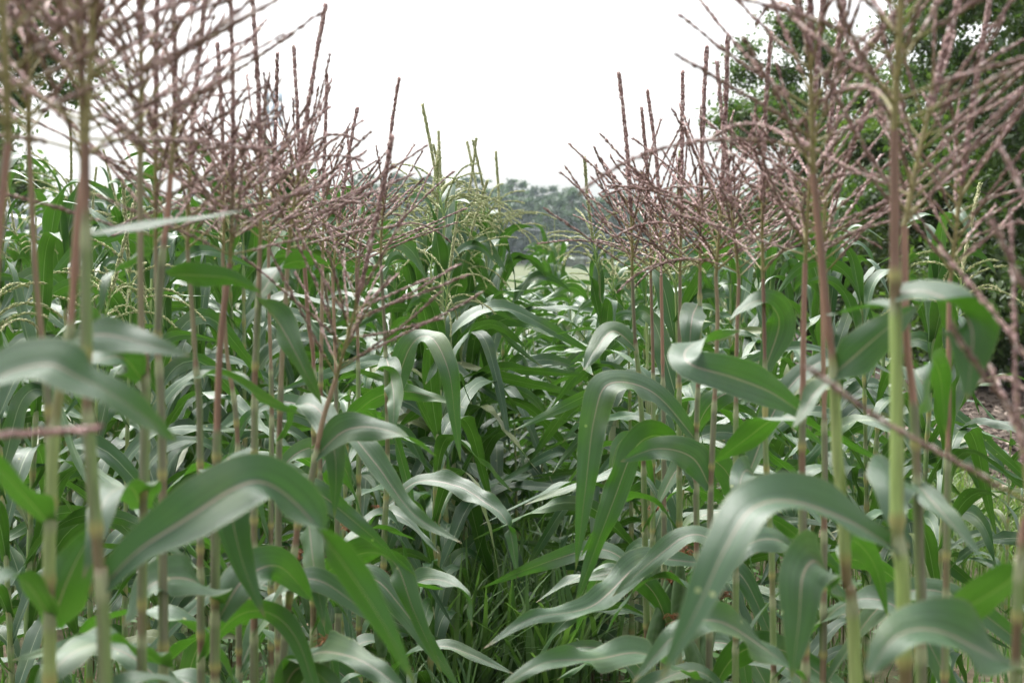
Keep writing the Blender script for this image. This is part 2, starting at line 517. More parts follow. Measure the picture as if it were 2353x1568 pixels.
# ------------------------------------------------------------------ stalks and ears
def stalk_geo(C, r0, r1, collars, purple, rng, bare_top, sides=10, pink=False, pale=False):
    """C: dense centreline bottom to top; collars: z of leaf collars (sheath ends there)"""
    z = C[:, 2]
    top = z[-1]
    f = np.clip((z - z[0]) / (top - z[0]), 0, 1)
    R = r0 + (r1 - r0) * f
    n = len(C)
    a = np.linspace(0, 2 * math.pi, sides, endpoint=False)
    a0 = rng.uniform(0, 6.28)
    side = (0.5 + 0.5 * np.cos(a - a0))[None, :, None]
    if purple:
        g1, g2 = np.array([0.15, 0.215, 0.07]), np.array([0.135, 0.13, 0.08])
        if pale and purple: g1, g2 = np.array([0.25, 0.33, 0.10]), np.array([0.22, 0.26, 0.10])
        red, ped = np.array([0.14, 0.07, 0.045]), np.array([0.21, 0.115, 0.075])
        ped = ped + (np.array([0.14, 0.15, 0.08]) - ped) * rng.uniform(0, .8)
        if pink: ped = np.array([0.21, 0.115, 0.08])
    else:
        g1, g2 = np.array([0.15, 0.24, 0.075]), np.array([0.19, 0.26, 0.10])
        red, ped = np.array([0.18, 0.20, 0.07]), np.array([0.20, 0.26, 0.09])
    col = np.broadcast_to(g1 + (g2 - g1) * side, (n, sides, 3)).copy()
    mul = np.ones(n)
    for zc in collars:
        ln = rng.uniform(.015, .06)
        m = (z > zc) & (z < zc + ln)
        kk = rng.uniform(.35, .9)
        col[m] = col[m] * (1 - kk) + kk * red * (0.7 + 0.6 * side[0])
        mul[m] *= 0.86
        nd = np.abs(z - (zc + ln + .004)) < 0.006
        col[nd] = np.array([0.27, 0.25, 0.09]); mul[nd] *= 1.16
        cl = np.abs(z - zc) < 0.010
        col[cl] = np.array([0.24, 0.26, 0.14]); mul[cl] *= 1.1
    pd = z > bare_top
    col[pd] = (ped * (0.75 + 0.5 * side[0]))
    if purple: col[pd] += (rng.uniform(-.03, .03)) * np.array([1, .5, .4])
    mul[pd] *= 0.8
    V, F, c = tube(C, R * mul, sides, np.clip(col, 0, 1))
    return V, F, c


def ear_geo(rng):
    n = 22
    s = np.linspace(0, 1, n)
    C = np.stack([0.02 * s ** 2, np.zeros(n), 0.21 * s], 1)
    R = 0.019 * np.sin(np.pi * np.clip(0.12 + 0.86 * s, 0, 1)) ** 0.6 * (1 - 0.45 * s ** 3)
    g = np.array([0.06, 0.12, 0.035]) + 0.05 * rng.random((n, 12, 1))
    V, F, c = tube(C, R, 12, g)
    ang = np.tile(np.arange(12), n)
    V[:, :2] += (V[:, :2] - np.repeat(C[:, :2], 12, 0)) * (0.06 * np.sin(ang * 3.1))[:, None]
    husk = mk('ear', V, F, M_HUSK, col=c)
    parts = []
    for k in range(70):
        m = 7
        t = np.linspace(0, 1, m)
        az, sp = rng.uniform(0, 6.28), rng.uniform(.006, .035)
        L = rng.uniform(.04, .09)
        Q = np.stack([0.02 + sp * np.cos(az) * t ** .8, sp * np.sin(az) * t ** .8, 0.195 + L * (t - 0.75 * t ** 2)], 1)
        cc = np.array([0.13, 0.055, 0.022]) * rng.uniform(.5, 1.9)
        parts.append(tube(Q, np.linspace(.0011, .0007, m), 3, cc))
    g = merge(parts)
    return husk, mk('silk', g[0], g[1], M_SILK, col=g[2])


EARS = [ear_geo(np.random.default_rng(300 + k)) for k in range(3)]


def put_ear(root, loc, az, k):
    e = ob('ear', EARS[k % 3][0], root)
    e.location = loc
    e.rotation_euler = (0, math.radians(11), az)
    ob('silk', EARS[k % 3][1], e)


# ------------------------------------------------------------------ hand-placed purple-tasselled plants
UP, CAMW, AWAY = np.array([0, -0.25, 1.0]), np.array([0, -1.0, 0.35]), np.array([0, 1.0, 0.35])
NV = {'U': UP, 'C': CAMW, 'A': AWAY, 'M': np.array([0, -0.75, 0.8]), 'B': np.array([0, 0.75, 0.8]), 'R': np.array([0.7, -0.6, 0.4]), 'L': np.array([-0.7, -0.6, 0.4]),
      'D': np.array([0, 0.9, -0.3])}


def hand_leaf(root, base, pts, width, faces, seed, fold=0.28, ruf=0.05, mat=None, n=52, across=8, name='leaf'):
    """pts: (px,py,depth) from collar to tip; faces: letters, which way the upper side looks along the blade"""
    rng = np.random.default_rng(seed)
    W3 = np.array([P(*p) for p in pts])
    C, L = catmull(W3, n)
    nv = np.array([NV[f] for f in faces])
    s = np.linspace(0, 1, n)
    k = np.linspace(0, 1, len(nv))
    Nn = nrm(np.stack([np.interp(s, k, nv[:, j]) for j in range(3)], 1))
    V, F, uv = blade(C, Nn, width, across, fold, ruf, rng)
    return ob(name, mk(name, V - base, F, mat or M_LEAFP, uv=uv), root)


def auto_leaf_mesh(p0, phi, rng, L, width, mat, n=26, across=6, up=1.0, tws=1.4, flat=False):
    th0 = math.radians(rng.uniform(48, 72)) * up
    th1 = math.radians(rng.uniform(-85, -15) if mat is not M_LEAF else rng.uniform(-68, 0))
    b0 = rng.uniform(0.0, 0.25); b1 = b0 + rng.uniform(0.3, 0.75)
    if flat: th0 = math.radians(rng.uniform(22, 55)); th1 = math.radians(rng.uniform(-60, 0))
    if up > 1.1: b0 += .2; b1 += .25
    C, Nn = auto_curve(p0, phi, L, th0, th1, b0, b1, rng.uniform(-.7, .7), rng.uniform(-.4, .4), rng.normal(0, tws), n)
    V, F, uv = blade(C, Nn, width, across, rng.uniform(.05, .4), rng.uniform(.06, .17), rng)
    return V, F, uv


GP = 'purple-tasselled corn plants in the two front rows'
HAND = []


def purple(label, d, pts, tip, leaves=(), auto=5, seed=0, r=0.0088, lo=0.35, hi=1.15, ear=True, tscale=None, bare=0.26, az0=None):
    """pts: stalk pixels from tassel base downwards; tip: pixel of the tassel tip"""
    rng = np.random.default_rng(1000 + seed)
    if d >= 1.9 and bare > .25 and len(pts) > 2:
        y0 = min(pts[0][1] + (165 if pts[0][0] > CX else 135), 640)
        xx = np.interp(y0, [q[1] for q in pts], [q[0] for q in pts])
        pts = [(xx, y0)] + [q for q in pts[1:] if q[1] > y0 + 20]
    W3 = [P(x, y, d) for x, y in pts]
    a, b = W3[-2], W3[-1]
    if b[2] > 0.0:
        sl = (b - a) / max(1e-6, abs(b[2] - a[2]))
        sl[:2] = np.clip(sl[:2], -.25, .25) * 0.5
        g = b + np.array([sl[0] * b[2], sl[1] * b[2], -b[2]])
        W3.append(g)
    W3 = np.array(W3[::-1])
    base = W3[0].copy(); base[2] = 0
    root = thing('corn_plant', label, 'corn plant', tuple(base), GP)
    C, Ls = catmull(W3 - base, 150)
    top = C[-1]
    flag = top[2] - bare
    cols = [z for z in np.arange(0.18, flag - 0.06, 0.135)] + [flag]
    hl = []
    for lf in leaves:
        p = P(*lf['p'][0]) - base
        cols = [z for z in cols if abs(z - p[2]) > 0.085] + [p[2]]
        hl.append(p[2])
    V, F, c = stalk_geo(C, r * 1.15, r * 0.55, cols, True, rng, max([flag] + hl) + 0.02, pink=seed in (1, 3, 4, 6, 9, 20, 21, 22, 23, 25, 33), pale=seed in (3, 20, 22))
    ob('stalk', mk('stalk', V, F, M_STALK, col=c), root)
    for k, lf in enumerate(leaves):
        hand_leaf(root, base, lf['p'], lf['w'] * (.62 if d < 2.2 else .7), lf['f'], seed * 31 + k, lf.get('fold', .28), lf.get('ruf', .07) * 1.8)
    az = rng.uniform(-0.5, 0.5) if az0 is None else az0
    cand = [z for z in cols if lo < z < hi and all(abs(z - h) > 0.12 for h in hl)]
    if d > 1.65: auto += 3
    cand = sorted(cand, reverse=True)[:auto]
    for k, z in enumerate(cand):
        phi = az + (math.pi if k % 2 else 0) + rng.uniform(-.5, .5)
        if d < 2.2 and math.sin(phi) < -0.35: phi = -phi
        x = np.array([np.interp(z, C[:, 2], C[:, j]) for j in range(3)])
        Lf = rng.uniform(.42, .68)
        wx = base[0] + x[0]
        if wx * math.cos(phi) < 0: Lf *= .72          # blades reaching into the narrow aisle stay short
        V, F, uv = auto_leaf_mesh(x, phi, rng, Lf, rng.uniform(.046, .064), M_LEAFP, 40, 8, tws=1.9)
        ob('leaf', mk('leaf', V, F, M_LEAFP, uv=uv), root)
    if d > 2.2 and seed in (12, 18):
        z = rng.uniform(.3, .55)
        x = np.array([np.interp(z, C[:, 2], C[:, j]) for j in range(3)])
        V, F, uv = auto_leaf_mesh(x, rng.uniform(0.2, 2.9), rng, rng.uniform(.4, .55), .045, M_DRY, 30, 6, .8, 3.0)
        tag(ob('leaf', mk('leaf', V, F, M_DRY, uv=uv), root), 'dried tan lower leaf')
    if ear:
        z = rng.uniform(.58, .76) if d > 2.7 else rng.uniform(.42, .6)
        x = np.array([np.interp(z, C[:, 2], C[:, j]) for j in range(3)])
        put_ear(root, x, rng.uniform(0, 6.28), seed)
    tp = P(*tip, d) - base
    tp[1] += rng.uniform(-.05, .05)
    dr = tp - top
    sc = np.linalg.norm(dr) / 0.44 if tscale is None else tscale
    if seed in (29, 30, 32): sc = min(sc, 1.02)
    put_tassel(root, top, dr, float(np.clip(sc, .75, 1.3)) if d > 1.75 else max(1.08, min(sc, 1.2)) * (1.15 if seed == 20 else 1), rng.uniform(0, 6.28), TAS_P[seed % 8])
    HAND.append(root)
    return root


def lf(w, f, *p, **k):
    return dict(w=w, f=f, p=list(p), **k)


# --- left front row, nearest first
purple('nearest left corn plant, blurred, with dark purple tassel at the upper left corner', 1.18,
       [(18, 330), (-20, 700), (-60, 1100), (-70, 1568)], (30, -210),
       [lf(.088, 'UMMC', (-45, 1000, 1.15), (-20, 880, 1.12), (100, 835, 1.1), (180, 865, 1.1), (250, 900, 1.12), (330, 955, 1.15), (405, 1012, 1.2), fold=.35, ruf=.03)], auto=2, seed=1, lo=.3, hi=.9)
purple('thin leaning purple-stemmed plant at the left edge with two reddish stems crossing', 1.62,
       [(66, 330), (80, 600), (95, 770), (112, 960), (118, 1250), (118, 1568)], (60, -60),
       [lf(.10, 'BAA', (118, 1440, 1.62), (150, 1345, 1.6), (190, 1260, 1.6), (232, 1195, 1.62), fold=.15)], auto=4, seed=2, r=.0075, hi=1.0)
purple('left corn plant with salmon stem leaning left and yellowish lower stalk', 1.42,
       [(192, 400), (178, 520), (160, 770), (130, 950), (116, 1200), (114, 1568)], (205, -210),
       [lf(.062, 'MCC', (160, 775, 1.42), (240, 768, 1.38), (340, 790, 1.33), (438, 818, 1.3), fold=.12),
        lf(.07, 'BAA', (112, 1200, 1.42), (60, 1140, 1.36), (0, 1075, 1.3), (-60, 1010, 1.25), fold=.15),
        lf(.075, 'UMM', (118, 1420, 1.42), (60, 1335, 1.36), (0, 1330, 1.3), (-50, 1370, 1.28))], auto=3, seed=3, hi=.8, r=.0095)
purple('left corn plant bearing the big blurred arching leaf with pink midrib', 1.32,
       [(196, 330), (197, 520), (200, 880), (212, 1100), (232, 1345), (242, 1568)], (198, -300),
       [lf(.105, 'MCCMBDD', (236, 1345, 1.32), (320, 1262, 1.33), (430, 1190, 1.36), (540, 1120, 1.40), (610, 1108, 1.43), (690, 1165, 1.45), (780, 1280, 1.45), (880, 1430, 1.45), (955, 1575, 1.45), fold=.42, ruf=.03),
        lf(.05, 'UUU', (202, 540, 1.32), (330, 520, 1.38), (450, 502, 1.45), (560, 483, 1.5), fold=.1, ruf=.02)], auto=2, seed=4, lo=.3, hi=.75, r=.0098)
purple('left corn plant with straight dark stalk behind the big arching leaf', 1.72,
       [(322, 360), (322, 500), (325, 757), (334, 826), (332, 1040), (326, 1568)], (330, -180),
       [lf(.07, 'CCA', (325, 870, 1.72), (280, 820, 1.66), (215, 830, 1.6), (150, 850, 1.55), fold=.2),
        lf(.112, 'UCC', (326, 1170, 1.8), (300, 1118, 1.66), (245, 1140, 1.55), (220, 1230, 1.5), (190, 1330, 1.48), fold=.1)], auto=4, seed=5, hi=.9)
purple('left corn plant with red upper stem and dark leaf reaching right', 1.85,
       [(392, 400), (384, 497), (370, 619), (362, 775), (366, 850), (372, 1040), (376, 1568)], (420, -140),
       [lf(.06, 'BAA', (383, 630, 1.83), (450, 632, 1.8), (530, 640, 1.8), (602, 672, 1.8), fold=.2),
        lf(.052, 'LLC', (350, 580, 1.85), (300, 598, 1.78), (250, 640, 1.72), (228, 725, 1.7), fold=.25),
        lf(.15, 'UUM', (376, 1530, 1.85), (300, 1478, 1.78), (225, 1475, 1.7), (150, 1510, 1.64), (70, 1610, 1.6), fold=.12, ruf=.08)], auto=4, seed=6, hi=1.0)
purple('thin purple-stemmed left plant with pale narrow leaf drooping from its top', 1.95,
       [(356, 430), (358, 600), (362, 760), (368, 900), (376, 1040), (380, 1568)], (372, -90), [], auto=4, seed=7, r=.0072, hi=.95)
purple('left corn plant with green stalk between two leaning purple stalks', 2.1,
       [(424, 440), (426, 518), (440, 691), (450, 843), (459, 982), (462, 1568)], (440, -40),
       [lf(.075, 'MBA', (455, 860, 2.1), (520, 862, 2.05), (600, 910, 2.0), (690, 950, 1.95), fold=.2)], auto=5, seed=8, hi=1.0, r=.008)
purple('left corn plant with thick grey-green stalk leaning left at the top of field', 1.98,
       [(546, 470), (540, 518), (519, 670), (505, 809), (498, 1040), (494, 1568)], (560, 10),
       [lf(.125, 'UCC', (498, 1110, 2.1), (520, 1050, 1.95), (525, 1075, 1.88), (530, 1170, 1.85), (560, 1300, 1.85), (610, 1420, 1.85), fold=.05),
        lf(.13, 'MMM', (497, 1380, 1.98), (440, 1330, 1.9), (350, 1340, 1.85), (285, 1440, 1.82), ruf=.1),
        lf(.115, 'MCC', (502, 1420, 1.98), (560, 1330, 2.0), (640, 1300, 2.05), (720, 1380, 2.1), ruf=.1)], auto=3, seed=9, hi=.7, r=.0098)
purple('left corn plant with very tall dark spike cut by the top of the picture', 2.25,
       [(600, 430), (599, 498), (594, 670), (588, 809), (585, 947), (584, 1568)], (605, -15),
       [lf(.075, 'BAA', (592, 690, 2.25), (640, 740, 2.2), (700, 850, 2.15), (740, 930, 2.15), fold=.3),
        lf(.072, 'MBB', (588, 690, 2.25), (650, 610, 2.3), (720, 600, 2.35), (765, 610, 2.4), fold=.3)], auto=5, seed=10, hi=1.05)
purple('left corn plant with feathery tassel below the tall dark spike', 2.5,
       [(520, 440), (512, 600), (520, 800), (545, 1000), (548, 1400)], (512, 95), [], auto=5, seed=11, r=.0075)
purple('left corn plant whose tall spike leans right against white sky', 2.45,
       [(672, 440), (666, 498), (657, 670), (647, 843), (640, 1100), (640, 1500)], (732, 15),
       [lf(.085, 'UMC', (645, 1010, 2.45), (690, 930, 2.4), (740, 950, 2.35), (770, 1050, 2.3), (768, 1190, 2.3), fold=.15),
        lf(.095, 'BAA', (640, 1150, 2.45), (700, 1170, 2.35), (720, 1290, 2.25), (745, 1440, 2.2), fold=.2),
        lf(.10, 'UMM', (640, 1560, 2.3), (720, 1500, 2.2), (800, 1505, 2.1), (870, 1540, 2.05), (960, 1620, 2.0), ruf=.09)], auto=4, seed=12, hi=1.1)
purple('left corn plant with straight dark spike beside the leaning one', 2.75,
       [(690, 430), (692, 498), (709, 740), (720, 826), (722, 1040), (720, 1400)], (680, 105),
       [lf(.075, 'UUMM', (722, 1030, 2.75), (790, 990, 2.7), (860, 1060, 2.65), (950, 1180, 2.6), (1062, 1248, 2.55), fold=.5),
        lf(.095, 'BAA', (722, 1330, 2.7), (830, 1270, 2.6), (905, 1290, 2.5), (950, 1400, 2.45), (1015, 1545, 2.42), fold=.2)], auto=4, seed=13)
purple('left corn plant half hidden in crossing tassels below the mast', 2.95,
       [(640, 440), (616, 532), (618, 700), (624, 950), (622, 1300)], (650, 140), [], auto=6, seed=14, r=.008)
purple('left corn plant with curved side branches near the mast', 3.1,
       [(735, 450), (742, 600), (738, 800), (735, 1000), (735, 1300)], (740, 175), [], auto=6, seed=15)
purple('low leaning plant whose purple tassel fans out over the green leaves', 2.25,
       [(772, 868), (760, 905), (738, 980), (704, 1160), (668, 1340)], (902, 430),
       [lf(.085, 'MMB', (722, 1050, 2.25), (800, 985, 2.25), (900, 990, 2.25), (1003, 1047, 2.25), fold=.2)], auto=3, seed=16, hi=.9, ear=False, bare=.2, tscale=.9)
purple('last left purple-tasselled plant, its single tall spike alone against the sky', 3.3,
       [(866, 460), (872, 560), (880, 700), (886, 820), (890, 1050), (880, 1350)], (889, 186),
       [lf(.095, 'MMC', (888, 960, 3.3), (940, 800, 3.3), (990, 775, 3.25), (1030, 850, 3.2), (1045, 960, 3.2), (1058, 1060, 3.2), fold=.2),
        lf(.085, 'CAA', (886, 820, 3.3), (895, 850, 3.2), (905, 920, 3.1), (900, 1010, 3.05), fold=.2),
        lf(.09, 'UMD', (888, 1160, 3.3), (960, 1105, 3.3), (1050, 1115, 3.25), (1110, 1150, 3.2), (1165, 1200, 3.15), (1190, 1330, 3.1), fold=.25),
        lf(.085, 'UMA', (884, 1380, 3.2), (980, 1330, 3.1), (1060, 1355, 3.0), (1085, 1440, 2.95), fold=.4)], auto=4, seed=17)
purple('short-spiked left plant just behind the lone tall spike', 3.65,
       [(815, 480), (818, 600), (822, 800), (824, 1000), (824, 1200)], (810, 300), [], auto=6, seed=18)
purple('left plant with dense purple tassel low over the green field', 3.45,
       [(770, 500), (764, 640), (772, 900), (775, 1200)], (800, 250), [], auto=6, seed=19)

b0 = np.array(HAND[0].location)
rb = np.random.default_rng(5)
Cb, _ = catmull([P(-62, 1020, 1.17), P(0, 1000, 1.1), P(110, 992, 1.04), P(216, 984, 1.0)], 24)
pb = merge([axis_tube(Cb - b0, .0018, .0008, np.array([.2, .17, .07])), spikelets(Cb[2:] - b0, rb, .0022, .012, .004, 2, (np.array([.2, .09, .09]), np.array([.42, .26, .25]), np.array([.55, .44, .42])), .07)])
tag(ob('tassel_branch', mk('tassel_branch', pb[0], pb[1], M_TASP, col=pb[2]), HAND[0]), 'pink blurred tassel branch lying level')

# --- right front row
purple('nearest right corn plant, blurred, thick pale stalk with pink upper stem', 1.45,
       [(2054, 300), (2056, 660), (2060, 900), (2062, 1235), (2080, 1568)], (2075, -480),
       [lf(.125, 'MUBAA', (2066, 672, 1.45), (2130, 668, 1.43), (2200, 702, 1.4), (2232, 760, 1.38), (2228, 850, 1.37), (2222, 918, 1.36), fold=.06, ruf=.02),
        lf(.112, 'MMMUUM', (2050, 1255, 1.45), (1950, 1195, 1.40), (1820, 1150, 1.34), (1730, 1165, 1.3), (1670, 1250, 1.27), (1600, 1400, 1.25), (1515, 1565, 1.24), fold=.38, ruf=.03),
        lf(.05, 'UUU', (2052, 708, 1.5), (1990, 706, 1.56), (1930, 718, 1.62), (1890, 722, 1.66))], auto=1, seed=20, r=.0112, ear=False, bare=.42, hi=.7)
purple('right corn plant with orange-red stem half hidden behind the thick pale stalk', 1.68,
       [(2078, 520), (2082, 770), (2100, 950), (2112, 1300), (2116, 1568)], (2190, 10),
       [lf(.088, 'AAA', (2104, 955, 1.68), (2130, 905, 1.75), (2140, 830, 1.85), (2160, 870, 1.92), (2172, 1000, 1.95), fold=.05),
        lf(.125, 'UCC', (2104, 1160, 1.75), (2060, 1095, 1.7), (2052, 1110, 1.62), (2052, 1180, 1.58), (2090, 1260, 1.56), fold=.03),
        lf(.06, 'MMB', (2106, 1110, 1.68), (2150, 1160, 1.62), (2210, 1230, 1.58), (2270, 1300, 1.55), fold=.3)], auto=2, seed=21, hi=.75, r=.0095)
purple('right corn plant with red stem and wide pale leaf rising to the right', 1.7,
       [(1868, 400), (1884, 567), (1901, 740), (1915, 850), (1923, 1040), (1932, 1130), (1946, 1340), (1966, 1568)], (1850, -60),
       [lf(.092, 'MCC', (1916, 858, 1.7), (1960, 820, 1.68), (2030, 760, 1.66), (2110, 700, 1.66), fold=.12),
        lf(.045, 'UUM', (1912, 865, 1.7), (1870, 905, 1.66), (1850, 940, 1.64), (1820, 985, 1.62), fold=.3),
        lf(.085, 'DAA', (1946, 1345, 1.7), (1950, 1290, 1.8), (1960, 1240, 1.9), (2010, 1300, 1.98), (2040, 1420, 2.0), fold=.1),
        lf(.125, 'UCC', (1935, 1380, 1.72), (1880, 1290, 1.66), (1845, 1320, 1.6), (1835, 1430, 1.58), (1818, 1560, 1.57), fold=.06)], auto=1, seed=22, hi=.6, r=.0105)
purple('right corn plant bearing the big dark folded leaf that curls back left', 2.1,
       [(1850, 440), (1851, 532), (1846, 740), (1844, 913), (1842, 1040), (1845, 1290), (1850, 1560)], (1864, 0),
       [lf(.105, 'CCCMBD', (1838, 945, 2.1), (1770, 900, 2.05), (1680, 865, 2.0), (1590, 838, 1.97), (1575, 805, 2.02), (1625, 775, 2.1), (1705, 758, 2.15), fold=.2, ruf=.02),
        lf(.09, 'MAA', (1842, 960, 2.1), (1780, 960, 2.15), (1710, 1010, 2.2), (1640, 1062, 2.25), fold=.15),
        lf(.095, 'UMM', (1846, 1290, 2.1), (1790, 1240, 2.05), (1720, 1250, 2.0), (1660, 1330, 1.98)),
        lf(.11, 'UMM', (1850, 1560, 2.05), (1760, 1490, 1.98), (1650, 1425, 1.92), (1560, 1450, 1.88), (1450, 1570, 1.85), fold=.1, ruf=.07)], auto=2, seed=23, hi=.75, r=.0092)
purple('thin right stalk running just behind the red-stemmed plant', 2.4,
       [(1886, 500), (1888, 640), (1894, 1040), (1892, 1300), (1890, 1568)], (1916, -30), [], auto=4, seed=24, r=.0085, hi=.9)
purple('right corn plant with thin red stem below the small leafy tree', 2.45,
       [(1735, 500), (1752, 601), (1757, 844), (1759, 1040), (1768, 1200), (1775, 1400)], (1725, 95),
       [lf(.09, 'MCB', (1757, 850, 2.5), (1790, 735, 2.5), (1740, 690, 2.45), (1660, 750, 2.4), fold=.15),
        lf(.09, 'UCC', (1760, 1130, 2.5), (1720, 1080, 2.4), (1700, 1110, 2.32), (1700, 1200, 2.3), fold=.05)], auto=4, seed=25, hi=.95, r=.0075)
purple('right corn plant with straight spike rising left of the leafy tree', 2.75,
       [(1660, 470), (1642, 567), (1648, 740), (1640, 950), (1632, 1150), (1630, 1400)], (1682, 100),
       [lf(.105, 'MCC', (1632, 1120, 2.75), (1590, 1050, 2.75), (1510, 1030, 2.72), (1425, 1060, 2.7), fold=.2)], auto=5, seed=26, hi=1.0)
purple('right corn plant with two hanging blue-green leaves beside the aisle', 2.95,
       [(1600, 460), (1608, 600), (1606, 800), (1600, 1000), (1600, 1250), (1600, 1500)], (1611, 105),
       [lf(.105, 'MMCC', (1600, 1010, 2.95), (1500, 900, 2.9), (1400, 880, 2.85), (1365, 960, 2.82), (1345, 1120, 2.8), (1322, 1310, 2.8), fold=.2, ruf=.06),
        lf(.10, 'MAAA', (1602, 1120, 2.95), (1540, 1010, 3.0), (1465, 1020, 2.95), (1405, 1160, 2.9), (1318, 1395, 2.86), fold=.3, ruf=.08),
        lf(.095, 'MMM', (1600, 1290, 2.9), (1480, 1290, 2.75), (1360, 1390, 2.6), (1220, 1420, 2.5), (1108, 1490, 2.45), fold=.3),
        lf(.10, 'UMM', (1600, 1560, 2.6), (1480, 1500, 2.4), (1370, 1512, 2.3), (1240, 1525, 2.2), (1110, 1610, 2.15), fold=.3, ruf=.09),
        lf(.085, 'CCB', (1602, 700, 2.95), (1590, 730, 2.85), (1585, 790, 2.82), (1590, 860, 2.8), fold=.1)], auto=4, seed=27, hi=.85)
purple('right corn plant just left of the leafy tree, its spike tilting left', 2.65,
       [(1700, 490), (1698, 620), (1692, 800), (1690, 1050), (1690, 1400)], (1640, 150), [], auto=5, seed=28, r=.008)
purple('right corn plant whose spike leans left, highest at the gap', 3.1,
       [(1478, 470), (1449, 567), (1458, 767), (1470, 900), (1480, 1150)], (1449, 150),
       [lf(.09, 'MMM', (1462, 800, 3.1), (1410, 760, 3.1), (1370, 800, 3.05), (1340, 850, 3.0))], auto=5, seed=29, hi=1.1)
purple('right corn plant with slim spike just right of the highest gap spike', 3.35,
       [(1520, 470), (1518, 601), (1523, 896), (1525, 1100), (1525, 1300)], (1524, 200), [], auto=6, seed=30)
purple('right corn plant with purple tassel behind the crossing branches', 3.05,
       [(1560, 470), (1562, 670), (1560, 900), (1560, 1200)], (1575, 165), [], auto=6, seed=31)
purple('last right purple-tasselled plant, its low tassel bordering the gap', 3.7,
       [(1490, 500), (1495, 640), (1500, 850), (1500, 1100)], (1491, 232), [], auto=6, seed=32)
purple('right edge corn plant with orange stalk and drooping reddish tassel', 1.3,
       [(2354, 1190), (2342, 1320), (2332, 1568)], (2440, 860),
       [lf(.12, 'UMM', (2336, 1540, 1.3), (2250, 1490, 1.28), (2150, 1445, 1.25), (2060, 1460, 1.22), (1985, 1560, 1.2)),
        lf(.12, 'BBA', (2348, 1300, 1.3), (2300, 1345, 1.34), (2200, 1400, 1.38), (2110, 1428, 1.42), fold=.2)], auto=1, seed=33, hi=.6, ear=False, bare=.1, tscale=.8)
purple('right corn plant with pale tassel at the upper right edge', 1.95,
       [(2190, 480), (2180, 700), (2178, 1000), (2170, 1568)], (2240, -20), [], auto=3, seed=34, hi=.75, r=.0078)

# ------------------------------------------------------------------ green corn rows (prototypes, then copies)
def green_proto(seed, H, nleaf, tassel, res=(24, 6), lowres=False, flat=False):
    rng = np.random.default_rng(seed)
    s = np.linspace(0, 1, 70)
    lean = rng.uniform(-.06, .06, 2)
    C = np.stack([lean[0] * s ** 2, lean[1] * s ** 2, H * s], 1)
    z0 = 0.13 * H
    zs = np.linspace(z0, H * (0.94 if tassel else 0.97), nleaf)
    V, F, c = stalk_geo(C, .0115, .005, list(zs), False, rng, H * .86, 8 if not lowres else 4)
    parts = [('stalk', (V, F, None, c))]
    az = rng.uniform(0, 6.28)
    for k, z in enumerate(zs):
        f = k / (nleaf - 1)
        phi = az + (math.pi if k % 2 else 0) + rng.uniform(-.5, .5)
        L = (0.62 + 0.28 * math.sin(math.pi * min(1, f * 1.1))) * rng.uniform(.8, 1.1) * (H / 1.6) ** .5
        if f > .8: L *= .72
        L *= .78 if flat else .9
        x = np.array([np.interp(z, C[:, 2], C[:, j]) for j in range(3)])
        V, F, uv = auto_leaf_mesh(x, phi, rng, L, rng.uniform(.046, .066) * (.86 if flat else 1), M_LEAF, res[0], res[1], 1.0 if f < .75 or flat else 1.2, 2.4 if flat else 1.5, flat)
        parts.append(('leaf', (V, F, uv, None)))
    return parts, C[-1], tassel


def realise(parts):
    out = []
    for nme, (V, F, uv, c) in parts:
        out.append((nme, mk(nme, V, F, M_LEAF if nme == 'leaf' else M_STALK, uv=uv, col=c)))
    return out


rnd = random.Random(7)
SHORT = [green_proto(500 + k, rnd.uniform(1.22, 1.42), rnd.randint(15, 17), False, flat=True) for k in range(9)]
MID = [green_proto(520 + k, rnd.uniform(1.42, 1.6), rnd.randint(15, 17), False) for k in range(9)]
TALL = [green_proto(540 + k, rnd.uniform(1.42, 1.56), rnd.randint(15, 17), True) for k in range(9)]
REAL = {id(p): realise(p[0]) for grp in (SHORT, MID, TALL) for p in grp}

ONES = ['', 'first', 'second', 'third', 'fourth', 'fifth', 'sixth', 'seventh', 'eighth', 'ninth', 'tenth', 'eleventh', 'twelfth', 'thirteenth',
        'fourteenth', 'fifteenth', 'sixteenth', 'seventeenth', 'eighteenth', 'nineteenth']
TENS = {20: ('twentieth', 'twenty'), 30: ('thirtieth', 'thirty'), 40: ('fortieth', 'forty'), 50: ('fiftieth', 'fifty'), 60: ('sixtieth', 'sixty')}


def ordinal(n):
    if n < 20: return ONES[n]
    t = n // 10 * 10
    return TENS[t][0] if n == t else TENS[t][1] + '-' + ONES[n - t]


def green_plant(x, y, proto, rot, scale, label, group, k):
    root = thing('corn_plant', label, 'corn plant', (x, y, 0), group)
    root.rotation_euler = (0, 0, rot)
    root.scale = (scale,) * 3
    for nme, me in REAL[id(proto)]:
        ob(nme, me, root)
    if proto[2]:
        r = random.Random(k)
        put_tassel(root, proto[1], (r.uniform(-.3, .3), r.uniform(-.3, .3), 1), r.uniform(.8, 1.05), r.uniform(0, 6.28), TAS_G[k % 6])
    return root


